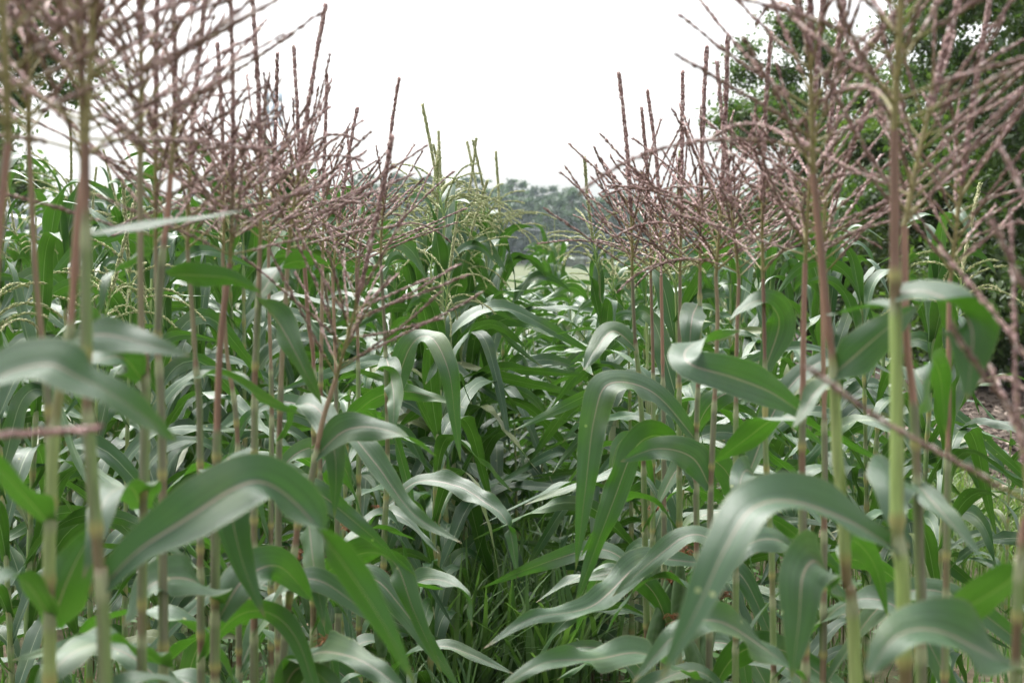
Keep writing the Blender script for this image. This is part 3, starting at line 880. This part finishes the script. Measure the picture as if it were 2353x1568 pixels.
ROWS = [  # x, first y, last y, spacing, row wording, chance of a tassel, heights
    (-0.42, 4.1, 12.5, .25, 'left aisle row behind the purple tassels', 'A'),
    (0.42, 4.1, 12.5, .25, 'right aisle row behind the purple tassels', 'B'),
    (-1.2, 3.3, 12.0, .25, 'next row left of the left purple row', 'L'),
    (-2.0, 4.6, 12.0, .25, 'second row left of the left purple row', 'L'),
    (-2.8, 6.6, 12.0, .25, 'third row left of the left purple row', 'L'),
    (1.2, 3.9, 11.5, .26, 'next row right of the right purple row', 'R'),
    (0.0, 5.9, 12.3, .25, 'low middle row filling the aisle', 'M'),
    (2.0, 5.7, 11.5, .30, 'outermost row beside the wood-chip path', 'Q'),
]
rg = random.Random(11)
count = 0
for X, y0, y1, sp, words, code in ROWS:
    y = y0; k = 0
    while y < y1:
        k += 1; count += 1
        near = 0.86 if y < 4.6 else (0.94 if y < 6 else 1.0)
        x = X + rg.uniform(-.07, .07)
        if code in 'AB' and y < 8: x *= 1.22
        if code == 'M': x += rg.uniform(-.12, .16)
        if code == 'A':
            if y < 5.6: grp, sc = SHORT, rg.uniform(.9, 1.0)
            else: grp, sc = (TALL if rg.random() < .2 else SHORT), rg.uniform(1.0, 1.14)
        elif code == 'B':
            if rg.random() < .3 and y < 7: grp, sc = TALL, rg.uniform(.95, 1.05)
            else: grp, sc = SHORT, rg.uniform(1.0, 1.12)
        elif code == 'L':
            t = rg.random()
            grp, sc = (TALL, rg.uniform(1.08, 1.18)) if t < .2 else (MID, rg.uniform(1.14, 1.3))
        elif code == 'M': grp, sc = SHORT, rg.uniform(.74, .86) + .028 * (y - 5.9)
        elif code == 'R':
            t = rg.random()
            grp, sc = (TALL, rg.uniform(.95, 1.05)) if t < .2 else (MID, rg.uniform(.96, 1.08))
        else:
            grp, sc = SHORT, rg.uniform(.72, .95)
        proto = grp[rg.randrange(len(grp))]
        if code == 'L': sc *= near
        kind = 'green-tasselled' if grp is TALL else ('tall leafy' if grp is MID else 'short leafy')
        green_plant(x, y, proto, rg.uniform(0, 6.28), sc, '%s corn plant, %s back in the %s' % (kind, ordinal(k), words),
                    'green corn plants in the field rows', count)
        y += sp * rg.uniform(.8, 1.25)
CL = [(1070, 5.6, 1.05, 'short green-tasselled corn plant low in the middle clump'), (1030, 5.1, 1.06, 'green-tasselled corn plant with tangled cream branches at the clump centre'), (1105, 6.3, 1.2, 'farthest green-tasselled corn plant of the middle clump'),
      (1000, 4.7, 1.17, 'tall green-tasselled corn plant at the front of the middle clump'),
      (1128, 6.0, 1.17, 'green-tasselled corn plant bordering the gap on its left side'), (1045, 5.3, 1.12, 'green-tasselled corn plant standing just behind the clump centre'),
      (965, 5.6, 1.1, 'green-tasselled corn plant at the left end of the middle clump'), (1090, 5.7, 1.15, 'green-tasselled corn plant in the right half of the clump, behind the bordering one'),
      (1015, 6.0, 1.15, 'green-tasselled corn plant deep inside the middle clump'), (1160, 6.4, 1.14, 'rightmost tasselled corn plant of the middle clump, just inside the gap'),
      (985, 4.4, .95, 'nearest green corn plant of the middle clump, standing low before it'), (1395, 5.2, 1.08, 'green corn plant at the right edge of the gap')]
for k, (px, d, sc, lab) in enumerate(CL):
    p = P(px, 600, d)
    green_plant(float(p[0]), d, TALL[(k * 2) % 9], k * 1.9, sc, lab, 'green-tasselled corn clump in the middle', 900 + k)
print('green plants', count, 'purple', len(HAND))

# the rest of the field, farther off
lowp = [green_proto(600 + k, rnd.uniform(1.4, 1.7), 12, k % 3 == 0, (11, 2), True) for k in range(8)]
acc = {'V': [], 'F': [], 'UV': [], 'n': 0}
accs = {'V': [], 'F': [], 'C': [], 'n': 0}
acct = {'V': [], 'F': [], 'C': [], 'n': 0}


def add_far(x, y, sc, rot, proto):
    c, s_ = math.cos(rot) * sc, math.sin(rot) * sc
    R = np.array([[c, s_, 0], [-s_, c, 0], [0, 0, sc]])
    o = np.array([x, y, 0])
    for nme, (V, F, uv, cc) in proto[0]:
        if nme == 'leaf':
            acc['V'].append(V @ R + o); acc['F'].append(F + acc['n']); acc['UV'].append(uv); acc['n'] += len(V)
        else:
            V2 = V[::1]
            accs['V'].append(V2 @ R + o); accs['F'].append(F + accs['n']); accs['C'].append(cc); accs['n'] += len(V2)
    if proto[2]:
        t = np.array(proto[1]) @ R + o
        r = np.random.default_rng(int(x * 1000) % 9999 + int(y * 77))
        for k in range(9):
            a, b = r.uniform(0, 6.28), r.uniform(.05, .22)
            L = .34 if k == 0 else .2
            q = np.linspace(0, 1, 6)[:, None]
            d = np.array([math.cos(a) * b, math.sin(a) * b, .0]) if k else np.zeros(3)
            Q = t + d * q + np.array([0, 0, L]) * (q - (.55 * q ** 2 if k else 0))
            V, F, cc = tube(Q, np.array([.003, .005, .004, .005, .004, .002]), 4, GREN[0] * r.uniform(.8, 1.4))
            acct['V'].append(V); acct['F'].append(F + acct['n']); acct['C'].append(cc); acct['n'] += len(V)


far = random.Random(5)
for r_ in range(-17, 4):
    X = -0.42 + 0.8 * r_ if r_ < 0 else 0.42 + 0.8 * (r_)
    ymax = 19 if X < 1.5 else 13.5
    ystart = {-1: 12.1, -2: 12.1, -3: 12.1, 0: 12.6, 1: 11.6, 2: 11.6}.get(r_, max(4.0, abs(X) * 2.45))
    if r_ == 0: ystart = 12.6
    if X > 2.3: continue
    y = ystart
    while y < ymax:
        hmul = 1.0 if abs(X) < 1 else (.92 if X > 0 else 1.1)
        add_far(X + far.uniform(-.08, .08), y, hmul * far.uniform(.92, 1.05), far.uniform(0, 6.28), lowp[far.randrange(8)])
        y += .27 * far.uniform(.8, 1.3)
y = 12.6
while y < 19:
    add_far(-.42 + far.uniform(-.08, .08), y, 1.0 * far.uniform(.92, 1.05), far.uniform(0, 6.28), lowp[far.randrange(8)]); y += .27
fr = tag(ob('corn_field', mk('corn_field', np.concatenate(acc['V']), np.concatenate(acc['F']), M_LEAF, uv=np.concatenate(acc['UV']))),
         'dense far rows of green corn leaves behind the nearer plants', 'corn field', kind='stuff')
tag(ob('stalks', mk('stalks', np.concatenate(accs['V']), np.concatenate(accs['F']), M_STALK, col=np.concatenate(accs['C'])), fr), kind='stuff')
tag(ob('tassels', mk('tassels', np.concatenate(acct['V']), np.concatenate(acct['F']), M_TASG, col=np.concatenate(acct['C'])), fr), kind='stuff')

# ------------------------------------------------------------------ grass, weeds, chips (stuff)
def blades(rng, xy, h, w, cols, bend=.5):
    n = len(xy)
    h = h * rng.uniform(.5, 1.25, n); w = w * rng.uniform(.7, 1.3, n)
    a = rng.uniform(0, 6.28, n); b = rng.uniform(.1, 1, n) * bend
    d = np.stack([np.cos(a), np.sin(a), np.zeros(n)], 1); sd = np.stack([-np.sin(a), np.cos(a), np.zeros(n)], 1)
    base = np.column_stack([xy, np.zeros(n)])
    rows = []
    for t, ww in ((0, .7), (.3, 1), (.6, .85), (.85, .5), (1.0, .04)):
        c = base + d * (h * b * t ** 2)[:, None] + np.array([0, 0, 1.0]) * (h * (t - .45 * b * t ** 3))[:, None]
        rows += [c - sd * (w * ww / 2)[:, None], c + sd * (w * ww / 2)[:, None]]
    V = np.stack(rows, 1).reshape(-1, 3)
    f = np.array([[2 * k, 2 * k + 1, 2 * k + 3, 2 * k + 2] for k in range(4)])
    F = (np.arange(n)[:, None, None] * 10 + f[None]).reshape(-1, 4)
    k = rng.random(n)[:, None]
    c = np.repeat(cols[0] * (1 - k) + cols[1] * k, 10, axis=0)
    return V, F, c


rng = np.random.default_rng(77)
G1 = (np.array([0.045, 0.10, 0.028]), np.array([0.10, 0.17, 0.05]))
G2 = (np.array([0.05, 0.10, 0.022]), np.array([0.11, 0.15, 0.045]))
parts = []
n = 9000
parts.append(blades(rng, np.column_stack([rng.uniform(-3.2, 2.6, n), rng.uniform(2.2, 11, n)]), .22, .009, G1))
n = 1500   # taller tufts in the aisle
cx = rng.uniform(-.35, .35, 34); cy = rng.uniform(4.6, 7.4, 34)
j = rng.integers(0, 34, n)
parts.append(blades(rng, np.column_stack([cx[j] + rng.normal(0, .06, n), cy[j] + rng.normal(0, .07, n)]), .55, .018, G1, .75))
n = 5200   # bright grass on the right margin
parts.append(blades(rng, np.column_stack([rng.normal(2.75, .28, n), rng.uniform(3.5, 11, n)]), .26, .008, G2, .8))
n = 1400
parts.append(blades(rng, np.column_stack([rng.uniform(-1.6, -.1, n), rng.uniform(2.4, 4.5, n)]), .38, .013, G1, .8))
g = merge(parts)
tag(ob('weed_grass', mk('weed_grass', g[0], g[1], M_GRASS, col=g[2])), 'weedy green grass growing between the corn rows and along the path edge', 'grass', kind='stuff')

# broad-leaved weeds: small oval leaves in rosettes on the ground
parts = []
for k in range(420):
    x, y = rng.uniform(-1.6, 1.6), rng.uniform(3.0, 8.0)
    h = rng.uniform(.08, .34)
    for q in range(7):
        a = rng.uniform(0, 6.28); L = rng.uniform(.04, .08)
        C, Nn = auto_curve((x, y, h * rng.uniform(.3, 1)), a, L, rng.uniform(.2, .8), rng.uniform(-.6, .2), 0, 1, 0, 0, rng.uniform(-.4, .4), 5)
        V, F, uv = blade(C, Nn, L * .6, 2, .2, prof=np.array([.15, .85, 1, .7, .05]))
        parts.append((V, F, np.broadcast_to(np.array([.06, .12, .035]) * rng.uniform(.7, 1.6), (len(V), 3))))
    Q = np.stack([np.full(4, x), np.full(4, y), np.linspace(0, h, 4)], 1)
    parts.append(tube(Q, .003, 4, np.array([.12, .10, .05])))
g = merge(parts)
tag(ob('broadleaf_weeds', mk('broadleaf_weeds', g[0], g[1], M_GRASS, col=g[2])), 'low broad-leaved weeds on the soil between the corn rows', 'weeds', kind='stuff')

# wood chips
n = 9000
cxy = np.column_stack([2.7 + np.abs(rng.normal(0, 1.7, n)), rng.uniform(4.5, 17, n)])
sz = rng.uniform(.012, .05, n); asp = rng.uniform(.25, .6, n); a = rng.uniform(0, 6.28, n); tl = rng.uniform(-.5, .5, n)
dx = np.stack([np.cos(a) * np.cos(tl), np.sin(a) * np.cos(tl), np.sin(tl)], 1) * sz[:, None]
dy = np.stack([-np.sin(a), np.cos(a), rng.uniform(-.4, .4, n)], 1) * (sz * asp)[:, None]
c0 = np.column_stack([cxy, np.full(n, .018)])
up = np.array([0, 0, .006])
V = np.stack([c0 - dx - dy, c0 + dx - dy, c0 + dx + dy, c0 - dx + dy, c0 - dx - dy + up, c0 + dx - dy + up, c0 + dx + dy + up, c0 - dx + dy + up], 1).reshape(-1, 3)
f = np.array([[4, 5, 6, 7], [0, 1, 5, 4], [1, 2, 6, 5], [2, 3, 7, 6], [3, 0, 4, 7]])
F = (np.arange(n)[:, None, None] * 8 + f[None]).reshape(-1, 4)
k = rng.random(n)[:, None] ** 2
cc = np.repeat(np.array([.042, .030, .022]) * (1 - k) + np.array([.22, .18, .148]) * k, 8, axis=0)
tag(ob('wood_chips', mk('wood_chips', V, F, M_CHIP, col=cc, smooth=False)), 'brown and pale wood chips covering the path right of the corn', 'wood chips', kind='stuff')

# orange-red flowers seen through the leaves
parts = []
for k in range(70):
    x, y = rng.uniform(.1, 1.5), rng.uniform(20.5, 22.5)
    h = rng.uniform(.45, 1.05)
    Q = np.stack([np.full(4, x), np.full(4, y), np.linspace(0, h, 4)], 1)
    parts.append(tube(Q, .006, 4, np.array([.09, .16, .04])))
    for q in range(9):
        al = q * .7; pz = np.array([x, y, h])
        C = np.array([pz + np.array([math.cos(al), math.sin(al), .15]) * t * .05 for t in (0, .5, 1)])
        V, F, uv = blade(C, np.tile([0, 0, 1.0], (3, 1)), .03, 2, .1, prof=np.array([.4, 1, .3]))
        parts.append((V, F, np.broadcast_to(np.array([.55, .085, .02]) * rng.uniform(.7, 1.2), (len(V), 3))))
g = merge(parts)
tag(ob('flower_bed', mk('flower_bed', g[0], g[1], M_GRASS, col=g[2])), 'orange-red flowers glimpsed through the corn leaves in the middle', 'flowers', kind='stuff')

# ------------------------------------------------------------------ trees
def leaf_cards(rng, centers, size, cols, flat=.5):
    n = len(centers)
    nv = nrm(rng.normal(0, 1, (n, 3)) + np.array([0, 0, flat]))
    a = nrm(np.cross(nv, rng.normal(0, 1, (n, 3)))); b = np.cross(nv, a)
    s = size * rng.uniform(.6, 1.35, n)[:, None]
    V = np.stack([centers - a * s, centers - b * s * .5 + nv * s * .12, centers + a * s, centers + b * s * .5 + nv * s * .12], 1).reshape(-1, 3)
    F = np.arange(4 * n).reshape(-1, 4)
    return V, F, np.repeat(cols, 4, axis=0)


def tree_geo(seed, H, crown_r, z_low, nleaf, size, c_dark, c_light, trunk_r=.16, nlimb=16, per=7, clump=.45, spread=1.0):
    rng = np.random.default_rng(seed)
    wood, tips = [], []
    bark = np.array([.085, .07, .055])
    t = np.linspace(0, 1, 14)
    tr = np.stack([.25 * np.sin(t * 3 + seed) * t, .2 * np.cos(t * 2.3 + seed) * t, H * .92 * t], 1)
    wood.append(tube(tr, trunk_r * (1 - .88 * t), 8, bark))
    for k in range(nlimb):
        f = (k + rng.random()) / nlimb
        z = z_low + (H * .88 - z_low) * f
        p = np.array([np.interp(z, tr[:, 2], tr[:, j]) for j in range(3)])
        az = k * 2.4 + rng.uniform(-.6, .6)
        prof = math.sin(math.pi * (0.16 + .80 * f)) ** .65
        L = crown_r * prof * rng.uniform(.75, 1.15)
        q = np.linspace(0, 1, 8)
        el = rng.uniform(.05, .6)
        Q = p + np.stack([np.cos(az + .3 * q) * L * q, np.sin(az + .3 * q) * L * q, L * (el * q - .25 * q ** 2) + .05 * np.sin(q * 7)], 1)
        wood.append(tube(Q, trunk_r * .38 * (1 - f * .5) * (1 - .85 * q) + .006, 5, bark))
        for m in range(per):
            qq = rng.uniform(.25, 1)
            o = np.array([np.interp(qq, q, Q[:, j]) for j in range(3)])
            dv = nrm(rng.normal(0, 1, 3) + np.array([math.cos(az), math.sin(az), .25]))
            l2 = rng.uniform(.25, .6) * crown_r * .45 * spread
            e = np.linspace(0, 1, 5)[:, None]
            Q2 = o + dv * l2 * e + np.array([0, 0, -.12 * l2]) * e ** 2
            wood.append(tube(Q2, np.linspace(.016, .004, 5) * (trunk_r / .16), 4, bark))
            for s_ in (.45, .75, 1.0):
                tips.append(o + dv * l2 * s_)
    tips = np.array(tips)
    w = rng.random(len(tips)) ** 1.5 + .15
    idx = rng.choice(len(tips), nleaf, p=w / w.sum())
    tone = rng.random(len(tips))
    pos = tips[idx] + rng.normal(0, 1, (nleaf, 3)) * np.array([clump, clump, clump * .6]) * rng.uniform(.2, 1, (nleaf, 1))
    pos[:, 2] = np.maximum(pos[:, 2], .08)
    k = np.clip(tone[idx] * .75 + rng.uniform(0, .35, nleaf), 0, 1)[:, None]
    V, F, c = leaf_cards(rng, pos, size, c_dark * (1 - k) + c_light * k)
    wv = merge(wood)
    return mk('trunk', wv[0], wv[1], M_BARK, col=wv[2]), mk('crown', V, F, M_TREE, col=c, smooth=False)


def put_tree(name, label, cat, loc, meshes, group=None, rot=0, sc=1.0):
    r = thing(name, label, cat, loc, group)
    r.rotation_euler = (0, 0, rot); r.scale = (sc,) * 3
    ob('trunk', meshes[0], r); ob('crown', meshes[1], r)
    return r


LT2 = np.array([.066, .094, .028])
DK, LT = np.array([.028, .060, .018]), np.array([.085, .135, .035])
put_tree('tree', 'tall broadleaf tree with bare dark limbs at the upper right corner', 'tree', (8.0, 18.0, 0),
         tree_geo(41, 9.5, 3.4, 1.6, 68000, .055, DK, LT2, .2, 20, 8, .32), 'trees along the right field edge')
put_tree('tree', 'broadleaf tree with airy yellow-green crown behind the right tassels', 'tree', (7.0, 22.5, 0),
         tree_geo(42, 7.6, 2.7, 1.2, 60000, .055, DK, LT2, .15, 18, 8, .32), 'trees along the right field edge')
put_tree('tree', 'smaller tree whose ragged crown edges the white sky beside the spikes', 'tree', (5.9, 27.5, 0),
         tree_geo(43, 6.9, 2.3, .8, 36000, .055, DK * 1.05, LT2, .14, 18, 8, .30), 'trees along the right field edge')
bush = [tree_geo(50 + k, 3.2 + .5 * k, 1.9, .15, 34000, .055, DK * .8, LT * .75, .07, 20, 8, .34) for k in range(3)]
for k, (x, y, s_, lab) in enumerate([
        (6.9, 16.2, 1.05, 'dense dark bush above the wood chips at the right edge'),
        (6.6, 18.8, 1.0, 'second dense bush from the right edge above the path'),
        (6.5, 21.3, 1.05, 'dense bush in the middle of the right hedge, behind green tassels'),
        (6.2, 24.0, 1.0, 'fourth hedge bush from the right, behind the purple tassels'),
        (5.6, 26.4, .9, 'leftmost low bush of the right hedge'),
        (8.6, 15.4, 1.15, 'tall bush rising beyond the right edge of the hedge')]):
    put_tree('bush', lab, 'bush', (x, y, 0), bush[k % 3], 'bushes of the right hedge', k * 1.7, s_)
put_tree('tree', 'green tree with drooping boughs cut by the left edge of the picture', 'tree', (-12.2, 29.0, 0),
         tree_geo(61, 10.5, 3.4, 2.6, 40000, .085, DK * 1.1, LT * .95, .2, 18, 8, .38), None)

# far wood on the hill
FD, FL = np.array([.015, .034, .021]), np.array([.042, .070, .038])
far_m = [tree_geo(70 + k, 12 + k, 4.6 + .4 * (k % 3), 1.0, 5200, .36, FD * (1 + .15 * (k % 2)), FL * (1 + .2 * (k % 3)), .28, 16, 6, .7) for k in range(5)]
layered = tree_geo(80, 12.5, 6.0, 1.5, 7000, .32, FD * .9, FL * .95, .3, 9, 12, .75, 1.2)
put_tree('tree', 'broad tree with layered flat boughs standing in front of the far wood', 'tree', (float(P(1345, 600, 300)[0]), 300, float(hill_h(0, 300))), layered, None, .4)
put_tree('tree', 'dark round tree at the crest of the far wood behind the green tassels', 'tree', (float(P(1135, 600, 335)[0]), 335, float(hill_h(-4, 335))), far_m[2], None, 1.0, 1.1)
rf = random.Random(9)
FWL = 'hazy green broadleaf tree among the many of the far wooded hill'
for row, (yy, step) in enumerate([(306, 5.2), (318, 5.5), (334, 6), (352, 6.5), (372, 7)]):
    x = -125.0
    while x < 85:
        X = x + rf.uniform(-2, 2); Y = yy + rf.uniform(-6, 6)
        if not (row == 0 and -3 < X - float(P(1345, 600, 300)[0]) < 3):
            sc = rf.uniform(.85, 1.12)
            if X < -60: sc *= .9
            put_tree('tree', FWL, 'tree', (X, Y, float(hill_h(X, Y)) - .2), far_m[rf.randrange(5)], 'trees of the far wood', rf.uniform(0, 6.28), sc)
        x += step * rf.uniform(.8, 1.25)

# yellow-flowering shrub beyond the left rows
sh = tree_geo(90, 1.9, .8, .3, 3000, .05, np.array([.10, .14, .03]), np.array([.42, .34, .05]), .04, 12, 5, .18)
put_tree('flowering_shrub', 'yellow-flowering shrub showing above the left corn', 'shrub', (float(P(440, 500, 24)[0]), 24, 0), sh)

# ------------------------------------------------------------------ mast, poles, wires, building far off
BLU = np.array([.30, .38, .46])


def box(c, s):
    c = np.array(c, float); s = np.array(s, float) / 2
    v = np.array([[-1, -1, -1], [1, -1, -1], [1, 1, -1], [-1, 1, -1], [-1, -1, 1], [1, -1, 1], [1, 1, 1], [-1, 1, 1]]) * s + c
    f = np.array([[0, 3, 2, 1], [4, 5, 6, 7], [0, 1, 5, 4], [1, 2, 6, 5], [2, 3, 7, 6], [3, 0, 4, 7]])
    return v, f


MX, MY = float(P(634, 500, 260)[0]), 260.0
mast = thing('antenna_mast', 'pale blue antenna mast with stacked platforms behind the left tassels', 'mast', (MX, MY, 0))
t = np.linspace(0, 1, 12)[:, None]
mh = 33.0
p = tube(np.array([0, 0, mh]) * t, np.linspace(.42, .2, 12), 8, BLU)
ob('pole', mk('pole', p[0], p[1], M_PAINT, col=p[2]), mast)
for zz in (31.6, 29.2, 27.0, 22.0):
    ring = []
    a = np.linspace(0, 2 * math.pi, 7)
    hexa = np.stack([1.45 * np.cos(a), 1.45 * np.sin(a), np.zeros(7)], 1)
    for k in range(6):
        ring.append(tube(np.stack([hexa[k], hexa[k + 1]]), .07, 4, BLU))
        if k % 2 == 0: ring.append(tube(np.stack([hexa[k], np.zeros(3)]), .06, 4, BLU))
    gg = merge(ring)
    pl = ob('platform', mk('platform', gg[0] + [0, 0, zz], gg[1], M_PAINT, col=gg[2]), mast)
    for k in range(6):
        for off in (0, .5):
            c = hexa[k] * (1 - off) + hexa[k + 1] * off
            v, f = box((c[0] * 1.04, c[1] * 1.04, zz + .35), (.2, .2, 1.7))
            ob('antenna', mk('antenna', v, f, M_PAINT, col=np.broadcast_to(BLU, (8, 3)), smooth=False), pl)


def pole(name, label, cat, px, py_top, d, arm=True, lampy=False):
    x = float(P(px, 500, d)[0]); top = float(P(px, py_top, d)[2])
    r = thing(name, label, cat, (x, d, 0))
    g = np.array([.25, .27, .28])
    p = tube(np.array([0, 0, top]) * np.linspace(0, 1, 8)[:, None], np.linspace(.16, .1, 8), 8, g)
    ob('shaft', mk('shaft', p[0], p[1], M_PAINT, col=p[2]), r)
    if lampy:
        for sgn in (-1, 1):
            q = np.linspace(0, 1, 6)
            A = np.stack([sgn * 1.1 * q, 0 * q, top + .25 * np.sin(q * 1.6)], 1)
            p = tube(A, .05, 6, g)
            ar = ob('arm', mk('arm', p[0], p[1], M_PAINT, col=p[2]), r)
            v, f = box((sgn * 1.35, 0, top + .22), (.7, .3, .14))
            ob('lamp_head', mk('lamp_head', v, f, M_PAINT, col=np.broadcast_to(g, (8, 3)), smooth=False), ar)
    elif arm:
        v, f = box((0, -.14, top - .5), (2.2, .12, .14))
        ar = ob('crossarm', mk('crossarm', v, f, M_PAINT, col=np.broadcast_to(g, (8, 3)), smooth=False), r)
        for xx in (-1, -.4, .4, 1):
            p = tube(np.stack([[xx, -.14, top - .43], [xx, -.14, top - .33], [xx, -.14, top - .22]]), [.05, .07, .03], 6, np.array([.4, .4, .42]))
            ob('insulator', mk('insulator', p[0], p[1], M_PAINT, col=p[2]), ar)
    return r


pole('utility_pole', 'slim grey utility pole right of the antenna mast', 'utility pole', 727, 330, 190)
pole('lamp_post', 'distant twin-armed lamp post at the left edge beside the grey shed', 'lamp post', 30, 420, 150, lampy=True)
pole('lamp_post', 'distant twin-armed lamp post second from the left edge', 'lamp post', 84, 424, 165, lampy=True)
pole('utility_pole', 'utility pole hidden by the right tassels, carrying the far wires', 'utility pole', 1860, 470, 230)


def wire(label, pts):
    C, L = catmull(np.array([P(*q) for q in pts]), 60)
    p = tube(C, .035, 4, np.array([.5, .52, .54]))
    tag(ob('power_line', mk('power_line', p[0], p[1], M_PAINT, col=p[2])), label, 'power line', 'power lines across the valley')


wire('upper power line crossing the gap in front of the far wood', [(727, 448, 190), (1222, 527, 205), (1353, 542, 212), (1860, 500, 229)])
wire('lower power line crossing the gap near the foot of the wood', [(727, 560, 190), (1180, 584, 205), (1315, 592, 212), (1860, 585, 229)])
wire('thin power line crossing the white sky above the left corn', [(-200, 372, 170), (200, 384, 180), (400, 381, 183), (727, 348, 190)])

sx = float(P(50, 500, 120)[0])
shed = thing('shed', 'distant grey shed with low gabled roof at the left edge', 'shed', (sx, 120, 0))
v, f = box((0, 0, 2.2), (5, 7, 4.4))
ob('wall', mk('wall', v, f, M_PAINT, col=np.broadcast_to([.22, .24, .28], (8, 3)), smooth=False), shed)
rv = np.array([[-2.8, -3.8, 4.4], [2.8, -3.8, 4.4], [0, -3.8, 5.5], [-2.8, 3.8, 4.4], [2.8, 3.8, 4.4], [0, 3.8, 5.5]])
ob('roof', mk('roof', rv, [[0, 1, 2], [3, 5, 4], [0, 2, 5, 3], [1, 4, 5, 2], [0, 3, 4, 1]], M_PAINT, col=np.broadcast_to([.3, .31, .33], (6, 3)), smooth=False), shed)
v, f = box((1.0, -3.53, 1.3), (1.2, .06, 2.6))
ob('door', mk('door', v, f, M_PAINT, col=np.broadcast_to([.5, .5, .5], (8, 3)), smooth=False), shed)

# ------------------------------------------------------------------ haze
v, f = box((0, 700, 24), (3200, 1700, 50))
hm, nt, N, K = new_mat('haze_air')
pv = N('ShaderNodeVolumePrincipled')
pv.inputs['Color'].default_value = (.80, .92, 1.0, 1)
pv.inputs['Density'].default_value = 0.0002
pv.inputs['Anisotropy'].default_value = 0.1
out = N('ShaderNodeOutputMaterial'); K(pv.outputs[0], out.inputs['Volume'])
hz = ob('haze', mk('haze', v, f, hm, smooth=False))
tag(hz, 'pale haze over the far wood', 'haze', kind='stuff')
hz.visible_shadow = True
